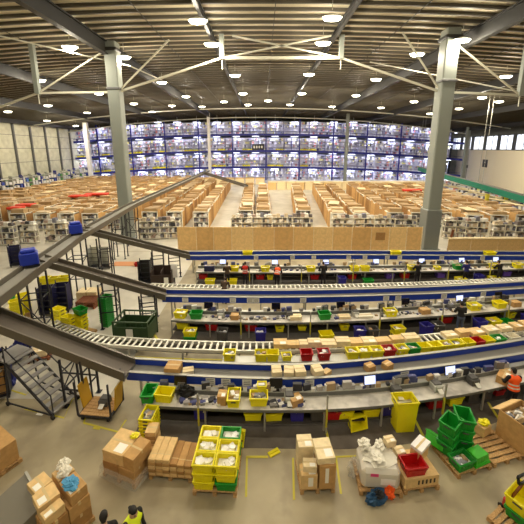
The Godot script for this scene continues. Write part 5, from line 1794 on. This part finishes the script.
	pallet(t, "pallet under the low brown box with the red tote", "wood", Vector2(1.1, 0.95))
	var bb := thing("low_brown_box", "low wide brown box with hand holes carrying the red tote", "box", "", up(t, Vector3(0, P, 0)))
	part(bb, "body", box_mesh(Vector3(1.04, 0.34, 0.86), 0.01), M.card_light)
	for i in 5:
		part(bb, "hand_hole", box_mesh(Vector3(0.05, 0.14, 0.01)), M.bin_brown, Transform3D(Basis.IDENTITY, Vector3(-0.1 + i * 0.12, 0.1, 0.431)))
	tote(up(t, Vector3(-0.17, P + 0.342, 0.2)), "red", "red tote on the low brown box", "", Vector3(0.62, 0.32, 0.42))
	carton(up(t, Vector3(0.28, P + 0.342, -0.18), 28), Vector3(0.5, 0.36, 0.3), "card_light", "light carton behind the red tote")
	carton(up(t, Vector3(0.3, P + 0.703, -0.18), 30), Vector3(0.56, 0.1, 0.34), "white", "flat white carton on top behind the red tote", "", false)
	carton(up(t, Vector3(-0.3, P + 0.342, -0.28), 4), Vector3(0.3, 0.22, 0.26), "card_cream", "small cream carton behind the red tote's left end")
	tote(Transform3D(Basis.from_euler(Vector3(deg_to_rad(-38), deg_to_rad(-50), 0)), at(434, 450, 0) + Vector3(0, 0.16, 0)), "bright_green", "bright green tote tilted against the red tote's pallet")
	# 7: green totes
	t = turned(at(459, 457, 0), 14)
	pallet(t, "pallet under the stacks of green totes", "wood", Vector2(1.25, 1.15))
	tote_stack(up(t, Vector3(-0.26, P, -0.22), 24), 3, "green", "the left stack on the green tote pallet", "green totes on the pallet", Vector3(0.62, 0.42, 0.46), 0.34)
	tote_stack(up(t, Vector3(0.3, P, -0.28), 60), 3, "green", "the right stack on the green tote pallet", "green totes on the pallet", Vector3(0.62, 0.42, 0.46), 0.36)
	tote(up(t, Vector3(-0.28, P, 0.32), 4), "green", "open green tote with white and red things at the pallet's front", "", Vector3(0.6, 0.3, 0.42), "mixed")
	tote(Transform3D(up(t, Vector3(0.32, P + 0.31, 0.3), 6).basis * Basis(Vector3.RIGHT, PI), up(t, Vector3(0.32, P + 0.31, 0.3)).origin), "bright_green", "bright green tote upside down at the green pallet's front", "", Vector3(0.56, 0.3, 0.4))
	# 8: half empty pallet
	t = turned(at(490, 447, 0), 14)
	pallet(t, "bare pallet between the green totes and the big open carton", "wood", Vector2(1.1, 1.2))
	carton(up(t, Vector3(0.1, P, -0.4), 12), Vector3(0.4, 0.34, 0.3), "card_light", "small carton at the back of the bare pallet")
	var yl := thing("yellow_bag", "small yellow bag on the carton of the bare pallet", "bag", "", up(t, Vector3(0.12, P + 0.342, -0.4)))
	part(yl, "bag", lump_mesh(Vector3(0.34, 0.14, 0.3), 81, 0.4), M.yellow)
	# 9: big open carton
	t = turned(at(522, 444, 0), 22)
	pallet(t, "pallet under the big open carton at the right edge", "wood", Vector2(1.2, 1.1))
	var gy := thing("open_carton", "big open brown carton full of scrap at the right edge", "box", "", up(t, Vector3(0, P, 0)))
	for s in [-1.0, 1.0]:
		part(gy, "long_wall", box_mesh(Vector3(1.15, 0.95, 0.03), 0.005), M.card, Transform3D(Basis.IDENTITY, Vector3(0, 0, s * 0.5)))
		part(gy, "short_wall", box_mesh(Vector3(0.03, 0.95, 0.97), 0.005), M.card, Transform3D(Basis.IDENTITY, Vector3(s * 0.56, 0, 0)))
		part(gy, "flap", box_mesh(Vector3(1.1, 0.32, 0.015)), M.card_light, Transform3D(Basis(Vector3.RIGHT, s * 2.2), Vector3(0, 0.95, s * 0.51)))
	part(gy, "base", box_mesh(Vector3(1.1, 0.03, 0.96)), M.card)
	st = tool()
	for i in 60:
		st.set_color([Color(0.75, 0.7, 0.6), Color(0.4, 0.28, 0.14), Color(0.85, 0.82, 0.78), Color(0.2, 0.2, 0.22)][rng.randi_range(0, 3)])
		bx(st, Vector3(rng.randf_range(-0.42, 0.42), rng.randf_range(0.72, 0.95), rng.randf_range(-0.36, 0.36)), Vector3(0.2, 0.06, 0.14), 0.0, Basis.from_euler(Vector3(rng.randf() * 2.0, rng.randf() * 3.0, rng.randf())))
	st.set_color(Color(0.5, 0.4, 0.28))
	bx(st, Vector3(0, 0.4, 0), Vector3(1.05, 0.7, 0.9))
	part(gy, "scrap", done(st), M.goods).set_meta("kind", "stuff")
	# 10: bottom right corner
	t = turned(at(520, 527, 0), 28)
	pallet(t, "pallet with a large yellow tote at the bottom right corner", "wood", Vector2(1.2, 1.0))
	tote(up(t, Vector3(0.2, P, -0.1), 4), "green", "dark green tote under the yellow one at the bottom right corner", "", Vector3(0.7, 0.3, 0.5))
	tote(up(t, Vector3(0.2, P + 0.24, -0.1), 2), "yellow", "large yellow tote at the bottom right corner, on a green one", "", Vector3(0.74, 0.42, 0.54))
	var jt := thing("pallet_truck", "hand pallet truck with a long leaning handle at the bottom right", "pallet truck")
	var f0 := at(505, 509, 0)
	st = tool()
	bar(st, f0 + Vector3(0, 0.15, 0), at(524, 482, 1.1), 0.05)
	part(jt, "shaft", done(st), M.wood_red)
	st = tool()
	var top := at(524, 482, 1.1)
	bar(st, top + Vector3(-0.18, 0, 0.06), top + Vector3(0.18, 0, -0.06), 0.05)
	bar(st, top + Vector3(-0.18, 0.16, 0.0), top + Vector3(0.18, 0.16, -0.12), 0.05)
	bar(st, top + Vector3(-0.18, 0, 0.06), top + Vector3(-0.18, 0.16, 0.0), 0.05)
	bar(st, top + Vector3(0.18, 0, -0.06), top + Vector3(0.18, 0.16, -0.12), 0.05)
	part(jt, "handle", done(st), M.black)
	for s in [-0.12, 0.12]:
		st = tool()
		tube(st, f0 + Vector3(s - 0.03, 0.09, 0), f0 + Vector3(s + 0.03, 0.09, 0), 0.09, 0.09, 10)
		part(jt, "wheel", done(st), M.black)
	part(jt, "pump", box_mesh(Vector3(0.2, 0.3, 0.16), 0.02), M.red, Transform3D(Basis.IDENTITY, f0 + Vector3(0, 0.1, 0.05)))
	# 11: bottom left
	var c0 := at(56, 489, 1.1)
	t = turned(Vector3(c0.x, 0, c0.z), -36)
	pallet(t, "pallet of labelled cartons at the bottom left", "wood", Vector2(1.3, 1.1))
	k = 0
	for layer in 2:
		for r in 2:
			for c in 3:
				carton(up(t, Vector3(-0.42 + c * 0.42, P + layer * 0.38, -0.26 + r * 0.52)), Vector3(0.405, 0.375, 0.5), "card" if (c + r + layer) % 2 else "card_dark", "brown carton on the labelled carton pallet, %s layer, %s row, %s from the left" % [["bottom", "second"][layer], ["back", "front"][r], nth(c)], "cartons on the labelled carton pallet", false)
				k += 1
	carton(up(t, Vector3(-0.42, P + 0.765, 0.2), 4), Vector3(0.46, 0.3, 0.4), "card_light", "top carton with a white label nearest the left corner")
	carton(up(t, Vector3(0.08, P + 0.765, 0.24), -3), Vector3(0.46, 0.34, 0.46), "card_light", "top carton with a white label in the middle of the labelled pallet")
	carton(up(t, Vector3(0.46, P + 0.765, 0.26), 2), Vector3(0.26, 0.24, 0.44), "card_light", "narrow top carton with a white label on the right of the labelled pallet")
	carton(up(t, Vector3(0.3, P + 0.765, -0.28), 2), Vector3(0.6, 0.3, 0.4), "card", "top carton under the blue bag on the labelled pallet")
	carton(up(t, Vector3(-0.3, P + 0.765, -0.3), 2), Vector3(0.4, 0.24, 0.4), "card_light", "top carton under the white bags on the labelled pallet")
	var lb := thing("blue_bag", "light blue plastic bag on the labelled cartons", "bag", "", up(t, Vector3(0.3, P + 1.067, -0.24)))
	part(lb, "bag", lump_mesh(Vector3(0.42, 0.1, 0.3), 91, 0.45), M.light_blue)
	for q in [[-0.2, -0.28, 1.007, "nearer the blue bag"], [-0.44, -0.36, 1.007, "farther from the blue bag"]]:
		var wb := thing("white_bag", "white plastic bag on the labelled cartons, %s" % q[3], "bag", "", up(t, Vector3(q[0], P + q[2], q[1])))
		part(wb, "bag", lump_mesh(Vector3(0.3, 0.16, 0.32), 94, 0.42), M.sack_white)
	c0 = at(8, 512, 0.9)
	t = turned(Vector3(c0.x, 0, c0.z), -38)
	var gb := thing("grey_hopper", "grey sheet-metal hopper with a yellow hoop at the bottom left corner", "hopper", "", t)
	st = tool()
	var lo := [Vector3(-0.5, 0, -0.4), Vector3(0.5, 0, -0.4), Vector3(0.5, 0, 0.4), Vector3(-0.5, 0, 0.4)]
	var hi := [Vector3(-0.62, 1.05, -0.55), Vector3(0.62, 1.05, -0.55), Vector3(0.62, 0.75, 0.5), Vector3(-0.62, 0.75, 0.5)]
	for i in 4:
		var j := (i + 1) % 4
		face(st, [lo[i], lo[j], hi[j], hi[i]], Vector3(0, 0.5, 0))
	face(st, lo, Vector3(0, 0.5, 0))
	face(st, hi, Vector3(0, 0.5, 0))
	part(gb, "body", done(st), M.grey_box)
	st = tool()
	for i in 8:
		var a := PI * i / 8.0
		var b := PI * (i + 1) / 8.0
		tube(st, Vector3(cos(a) * 0.35, 0.72 + sin(a) * 0.4, 0.54), Vector3(cos(b) * 0.35, 0.72 + sin(b) * 0.4, 0.54), 0.025, 0.025, 6)
	part(gb, "hoop", done(st), M.line_yellow)
	part(gb, "rim", box_mesh(Vector3(1.3, 0.05, 0.06)), M.steel, Transform3D(Basis.IDENTITY, Vector3(0, 1.03, -0.57)))
	c0 = at(-8, 452, 0.5)
	t = turned(Vector3(c0.x, 0, c0.z), -30)
	pallet(t, "pallet at the left edge carrying a brown carton", "wood", Vector2(1.2, 1.0))
	carton(up(t, Vector3(0, P, 0)), Vector3(1.08, 0.7, 0.9), "card", "large brown carton cut by the left edge")
	# 12: tall yellow stack at the bench
	tote(turned(at(402, 427, 0), 4), "yellow", "tall yellow plastic bin standing before the near bench", "", Vector3(0.72, 1.2, 0.5), "", "bin")
	tote(Transform3D(Basis.from_euler(Vector3(deg_to_rad(75), deg_to_rad(15), 0)), at(355, 427, 0) + Vector3(0, 0.2, -0.15)), "yellow", "yellow tote standing tipped on its side before the near bench")

# ---------------------------------------------------------------- people
func field_mesh(bones: Array, cell: float, k: float) -> ArrayMesh:   # bones: [from, to, radius from, radius to, colour]; smooth union meshed as surface nets
	var lo := Vector3.ONE * 1e9
	var hi := -lo
	for b in bones:
		var r: float = maxf(b[2], b[3]) + cell * 3.0
		lo = lo.min(b[0] - Vector3.ONE * r).min(b[1] - Vector3.ONE * r)
		hi = hi.max(b[0] + Vector3.ONE * r).max(b[1] + Vector3.ONE * r)
	var n := Vector3i(((hi - lo) / cell).ceil()) + Vector3i.ONE
	var total := n.x * n.y * n.z
	var f := PackedFloat32Array()
	f.resize(total)
	f.fill(1.0)
	var own := PackedInt32Array()
	own.resize(total)
	var close := PackedFloat32Array()
	close.resize(total)
	close.fill(1.0)
	for bi in bones.size():
		var b = bones[bi]
		var p0: Vector3 = b[0]
		var p1: Vector3 = b[1]
		var r0: float = b[2]
		var r1: float = b[3]
		var m: float = maxf(r0, r1) + maxf(k, cell) + cell * 2.0
		var a := Vector3i(((p0.min(p1) - Vector3.ONE * m - lo) / cell).floor()).clamp(Vector3i.ZERO, n - Vector3i.ONE)
		var e := Vector3i(((p0.max(p1) + Vector3.ONE * m - lo) / cell).ceil()).clamp(Vector3i.ZERO, n - Vector3i.ONE)
		var d := p1 - p0
		var dd := maxf(d.length_squared(), 1e-9)
		for z in range(a.z, e.z + 1):
			for y in range(a.y, e.y + 1):
				for x in range(a.x, e.x + 1):
					var p := lo + Vector3(x, y, z) * cell
					var t := clampf((p - p0).dot(d) / dd, 0.0, 1.0)
					var v := (p - p0 - d * t).length() - lerpf(r0, r1, t)
					var id := (z * n.y + y) * n.x + x
					if v < close[id]:
						close[id] = v
						own[id] = bi
					var g := f[id]
					var h := maxf(k - absf(g - v), 0.0) / k
					f[id] = minf(g, v) - h * h * k * 0.25
	var st := SurfaceTool.new()
	st.begin(Mesh.PRIMITIVE_TRIANGLES)
	st.set_smooth_group(0)
	var vert := {}
	var tint := {}
	var off := [0, 1, n.x, n.x + 1, n.x * n.y, n.x * n.y + 1, n.x * n.y + n.x, n.x * n.y + n.x + 1]
	for z in n.z - 1:
		for y in n.y - 1:
			for x in n.x - 1:
				var id := (z * n.y + y) * n.x + x
				var inside := 0
				for c in 8:
					if f[id + off[c]] < 0.0:
						inside += 1
				if inside == 0 or inside == 8:
					continue
				var s := Vector3.ZERO
				var cnt := 0
				for c in 8:
					for bit in [1, 2, 4]:
						if c & bit:
							continue
						var va: float = f[id + off[c]]
						var vb: float = f[id + off[c | bit]]
						if (va < 0.0) != (vb < 0.0):
							var t := va / (va - vb)
							var pa := Vector3(c & 1, (c >> 1) & 1, c >> 2)
							var pb := Vector3((c | bit) & 1, ((c | bit) >> 1) & 1, (c | bit) >> 2)
							s += pa.lerp(pb, t)
							cnt += 1
				vert[id] = lo + (Vector3(x, y, z) + s / cnt) * cell
				tint[id] = bones[own[id]][4]
	var ax := [1, n.x, n.x * n.y]
	for id in vert:
		for k3 in 3:
			var u: int = ax[(k3 + 1) % 3]
			var v: int = ax[(k3 + 2) % 3]
			# the grid edge that leaves this cell's lowest corner along axis k3
			var g0: float = f[id]
			var g1: float = f[id + ax[k3]]
			if (g0 < 0.0) == (g1 < 0.0):
				continue
			var q := [id, id - u, id - u - v, id - v]
			if not (vert.has(q[1]) and vert.has(q[2]) and vert.has(q[3])):
				continue
			var order := [0, 1, 2, 0, 2, 3] if g0 > 0.0 else [0, 2, 1, 0, 3, 2]
			for o in order:
				st.set_color(tint[q[o]])
				st.add_vertex(vert[q[o]])
	st.generate_normals()
	return st.commit()

const SKIN := Color(0.55, 0.33, 0.22)
const DENIM := Color(0.09, 0.11, 0.18)
const DARK := Color(0.012, 0.011, 0.014)
const SHOE := Color(0.02, 0.018, 0.016)

func hand_mesh() -> ArrayMesh:   # points down -y, palm faces +z, thumb on +x
	if not cache.has("hand"):
		var b := [[Vector3(0, 0.0, 0), Vector3(0, -0.03, 0), 0.026, 0.03, SKIN], [Vector3(-0.022, -0.04, 0), Vector3(-0.026, -0.085, 0.004), 0.018, 0.016, SKIN], [Vector3(0.018, -0.04, 0), Vector3(0.022, -0.085, 0.004), 0.018, 0.016, SKIN]]
		var tips := [[0.03, 0.068], [0.011, 0.078], [-0.009, 0.072], [-0.03, 0.056]]
		for q in tips:
			var root := Vector3(q[0], -0.085, 0.004)
			var knee := root + Vector3(q[0] * 0.15, -q[1] * 0.55, 0.012)
			b.append([root, knee, 0.0095, 0.009, SKIN])
			b.append([knee, knee + Vector3(0, -q[1] * 0.4, 0.026), 0.009, 0.008, SKIN])
		b.append([Vector3(0.024, -0.03, 0.006), Vector3(0.055, -0.062, 0.02), 0.014, 0.0105, SKIN])
		b.append([Vector3(0.055, -0.062, 0.02), Vector3(0.06, -0.092, 0.034), 0.0105, 0.0085, SKIN])
		cache["hand"] = field_mesh(b, 0.006, 0.008)
	return cache["hand"]

func head_mesh() -> ArrayMesh:   # centred on the skull, faces +z
	if not cache.has("head"):
		var lip := Color(0.42, 0.18, 0.14)
		var b := [[Vector3(0, 0.03, -0.02), Vector3(0, 0.02, 0.02), 0.088, 0.08, SKIN], [Vector3(0, -0.03, 0.02), Vector3(0, -0.075, 0.045), 0.066, 0.042, SKIN], [Vector3(0, 0.0, 0.09), Vector3(0, -0.025, 0.108), 0.011, 0.015, SKIN]]
		for s in [-1.0, 1.0]:
			b.append([Vector3(s * 0.086, 0.012, -0.005), Vector3(s * 0.09, -0.02, 0.0), 0.014, 0.01, SKIN])
			b.append([Vector3(s * 0.034, 0.008, 0.083), Vector3(s * 0.034, 0.008, 0.086), 0.011, 0.011, Color(0.02, 0.015, 0.012)])
			b.append([Vector3(s * 0.018, 0.032, 0.092), Vector3(s * 0.048, 0.03, 0.082), 0.007, 0.006, DARK])
		b.append([Vector3(-0.022, -0.055, 0.084), Vector3(0.022, -0.055, 0.084), 0.008, 0.008, lip])
		b.append([Vector3(0, -0.06, -0.02), Vector3(0, -0.15, -0.03), 0.052, 0.056, SKIN])
		cache["head"] = field_mesh(b, 0.009, 0.012)
	return cache["head"]

func hair_mesh(long: bool) -> ArrayMesh:
	var key := "hair%s" % long
	if not cache.has(key):
		var b := [[Vector3(0, 0.048, -0.026), Vector3(0, 0.05, 0.012), 0.088, 0.078, DARK], [Vector3(0, 0.0, -0.05), Vector3(0, -0.03, -0.055), 0.075, 0.06, DARK]]
		if long:
			b.append([Vector3(0, 0.05, -0.11), Vector3(0, 0.03, -0.13), 0.035, 0.03, DARK])
		cache[key] = field_mesh(b, 0.011, 0.02)
	return cache[key]

func person(p: Vector3, yaw: float, label: String, pose: String, legs: Color, top: String, vest: bool, hair: String, long_hair := false) -> void:
	var key := "person_%s_%s" % [pose, legs]
	var lean: float = {"work": 0.16, "bend": 0.75, "walk": 0.05, "reach": 0.3}[pose]
	var hip := Vector3(0, 0.94, -0.02)
	var turn := Basis(Vector3.RIGHT, lean)
	var up_ := func(v: Vector3) -> Vector3: return hip + turn * (v - hip)
	var neck: Vector3 = up_.call(Vector3(0, 1.47, -0.02))
	var head_c: Vector3 = up_.call(Vector3(0, 1.62, 0.03))
	var wrists := []
	var elbows := []
	var shoulders := []
	for s in [-1.0, 1.0]:
		var sh: Vector3 = up_.call(Vector3(s * 0.19, 1.41, -0.02))
		shoulders.append(sh)
		var el: Vector3
		var wr: Vector3
		if pose == "walk":
			el = sh + Vector3(s * 0.05, -0.27, -0.04 * s)
			wr = el + Vector3(s * 0.0, -0.22, 0.1 + 0.04 * s)
		elif pose == "bend":
			el = sh + Vector3(s * 0.06, -0.25, 0.08)
			wr = el + Vector3(-s * 0.05, -0.2, 0.14)
		else:
			el = sh + Vector3(s * 0.06, -0.25, 0.09 + (0.05 if pose == "reach" else 0.0))
			wr = el + Vector3(-s * 0.07, -0.05 + (0.06 if pose == "reach" else 0.0), 0.24)
		elbows.append(el)
		wrists.append(wr)
	if not cache.has(key):
		var b := []
		b.append([hip + Vector3(-0.07, 0.0, 0), hip + Vector3(0.07, 0.0, 0), 0.115, 0.115, legs])
		b.append([up_.call(Vector3(0, 1.05, 0)), up_.call(Vector3(0, 1.3, -0.01)), 0.115, 0.125, legs])
		b.append([up_.call(Vector3(-0.1, 1.34, -0.02)), up_.call(Vector3(0.1, 1.34, -0.02)), 0.1, 0.1, legs])
		b.append([up_.call(Vector3(0, 1.4, -0.02)), up_.call(Vector3(0, 1.53, 0.0)), 0.058, 0.052, SKIN])
		for i in 2:
			var s := -1.0 if i == 0 else 1.0
			var step := 0.16 * s if pose == "walk" else 0.03 * s
			var knee := Vector3(s * 0.1, 0.5, 0.03 + step * 0.6)
			var ankle := Vector3(s * 0.105, 0.09, -0.03 + step)
			b.append([hip + Vector3(s * 0.09, -0.04, 0), knee, 0.092, 0.06, legs])
			b.append([knee, ankle, 0.06, 0.042, legs])
			b.append([ankle + Vector3(0, -0.045, -0.02), ankle + Vector3(s * 0.02, -0.055, 0.14), 0.045, 0.036, SHOE])
			b.append([shoulders[i], elbows[i], 0.056, 0.043, SKIN])
			b.append([elbows[i], wrists[i], 0.041, 0.029, SKIN])
		var body := field_mesh(b, 0.026, 0.05)
		var st := SurfaceTool.new()
		st.begin(Mesh.PRIMITIVE_TRIANGLES)
		st.append_from(body, 0, Transform3D.IDENTITY)
		st.append_from(head_mesh(), 0, Transform3D(Basis(Vector3.RIGHT, lean * 0.6 + 0.15), head_c))
		for i in 2:
			var s := -1.0 if i == 0 else 1.0
			var down: Vector3 = (elbows[i] - wrists[i]).normalized()
			var side := Vector3(-s, 0, 0)
			var z := side.cross(down).normalized()
			side = down.cross(z).normalized()
			st.append_from(hand_mesh(), 0, Transform3D(Basis(side, down, z), wrists[i]))
		cache[key] = st.commit()
		# clothes: the same trunk and upper arms, a little fuller
		var c := []
		c.append([up_.call(Vector3(-0.06, 0.98, -0.01)), up_.call(Vector3(0.06, 0.98, -0.01)), 0.125, 0.125, DARK])
		c.append([up_.call(Vector3(0, 1.05, 0)), up_.call(Vector3(0, 1.3, -0.01)), 0.137, 0.145, DARK])
		c.append([up_.call(Vector3(-0.11, 1.35, -0.02)), up_.call(Vector3(0.11, 1.35, -0.02)), 0.112, 0.112, DARK])
		cache["vest_" + pose] = field_mesh(c, 0.026, 0.05)
		for i in 2:
			c.append([shoulders[i], elbows[i], 0.07, 0.056, DARK])
			c.append([elbows[i], elbows[i].lerp(wrists[i], 0.8), 0.054, 0.044, DARK])
		cache["shirt_" + pose] = field_mesh(c, 0.026, 0.05)
		for h in [1.02, 1.14]:
			var rs := tool()
			for i in 20:
				var a0 := TAU * i / 20.0
				var a1 := TAU * (i + 1) / 20.0
				var w := 0.172
				var ring := func(a: float, y: float) -> Vector3: return up_.call(Vector3(cos(a) * (w if h > 1.1 else w + 0.022), y, sin(a) * (w - 0.005) - 0.005))
				face(rs, [ring.call(a0, h), ring.call(a1, h), ring.call(a1, h + 0.05), ring.call(a0, h + 0.05)], up_.call(Vector3(0, h, 0)))
			cache["band_%s_%s" % [pose, h]] = done(rs)
	var o := thing("person", label, "person", "warehouse workers", turned(p, yaw))
	part(o, "body", cache[key], M.body)
	if vest:
		part(o, "shirt", cache["shirt_" + pose], M.shirt_black)
		part(o, "hi_vis_vest", inflated("vest_" + pose), M[top])
		for h in [1.02, 1.14]:
			part(o, "reflective_band", cache["band_%s_%s" % [pose, h]], M.reflective)
	else:
		part(o, "shirt", cache["shirt_" + pose], M[top])
	part(o, "hair", hair_mesh(long_hair), M[hair], Transform3D(Basis(Vector3.RIGHT, lean * 0.6 + 0.15), head_c))

func inflated(key: String) -> ArrayMesh:   # the vest lies over the shirt
	if not cache.has(key + "_over"):
		var a: Array = cache[key].surface_get_arrays(0)
		var v: PackedVector3Array = a[Mesh.ARRAY_VERTEX]
		var nn: PackedVector3Array = a[Mesh.ARRAY_NORMAL]
		for i in v.size():
			v[i] += nn[i] * 0.014
		a[Mesh.ARRAY_VERTEX] = v
		var m := ArrayMesh.new()
		m.add_surface_from_arrays(Mesh.PRIMITIVE_TRIANGLES, a)
		cache[key + "_over"] = m
	return cache[key + "_over"]

func stand(x: float, y_head: float, tall := 1.72) -> Vector3:   # the floor spot of someone whose crown is seen at x, y_head
	var p := at(x, y_head, tall)
	p.y = 0.0
	return p

func build_people() -> void:
	person(stand(517, 370.5), 178, "worker in an orange vest at the near bench by the right edge", "work", DARK, "vest_orange", true, "hair_dark")
	person(stand(463, 303), 170, "worker in black top and jeans at the middle bench", "work", DENIM, "shirt_black", false, "hair_dark")
	person(stand(277, 267, 1.5), 165, "worker in an orange vest bending at the far bench", "bend", DARK, "vest_orange", true, "hair_dark")
	person(stand(245, 262.5), 175, "worker in a red top at the far bench", "work", DARK, "vest_red", true, "hair_dark")
	person(stand(227, 263), 190, "dark-haired worker in brown between two yellow totes at the far bench", "work", DARK, "shirt_brown", false, "hair_brown", true)
	person(stand(324, 262.5), 180, "worker all in black at the far bench before the cardboard screen's middle", "reach", DARK, "shirt_black", false, "hair_dark")
	person(stand(419, 262), 185, "worker in black at the far bench left of the guarded column", "work", DARK, "shirt_black", false, "hair_brown")
	person(stand(468, 261), 180, "worker in a blue top at the far bench beside the green tote", "work", DARK, "shirt_blue", false, "hair_dark")
	person(stand(502, 261), 195, "slim worker in black at the far bench nearest the right edge", "reach", DARK, "shirt_black", false, "hair_dark", true)
	person(stand(224, 281, 1.5), 175, "brown-haired worker bending between the rollers and the middle conveyor", "bend", DARK, "shirt_brown", false, "hair_brown", true)
	person(stand(131, 507), 60, "worker in a yellow vest walking at the bottom edge", "walk", DARK, "vest_yellow", true, "hair_dark", true)
	person(stand(103, 516), 200, "dark-haired worker cut by the bottom edge, left of the yellow vest", "walk", DARK, "shirt_black", false, "hair_dark")
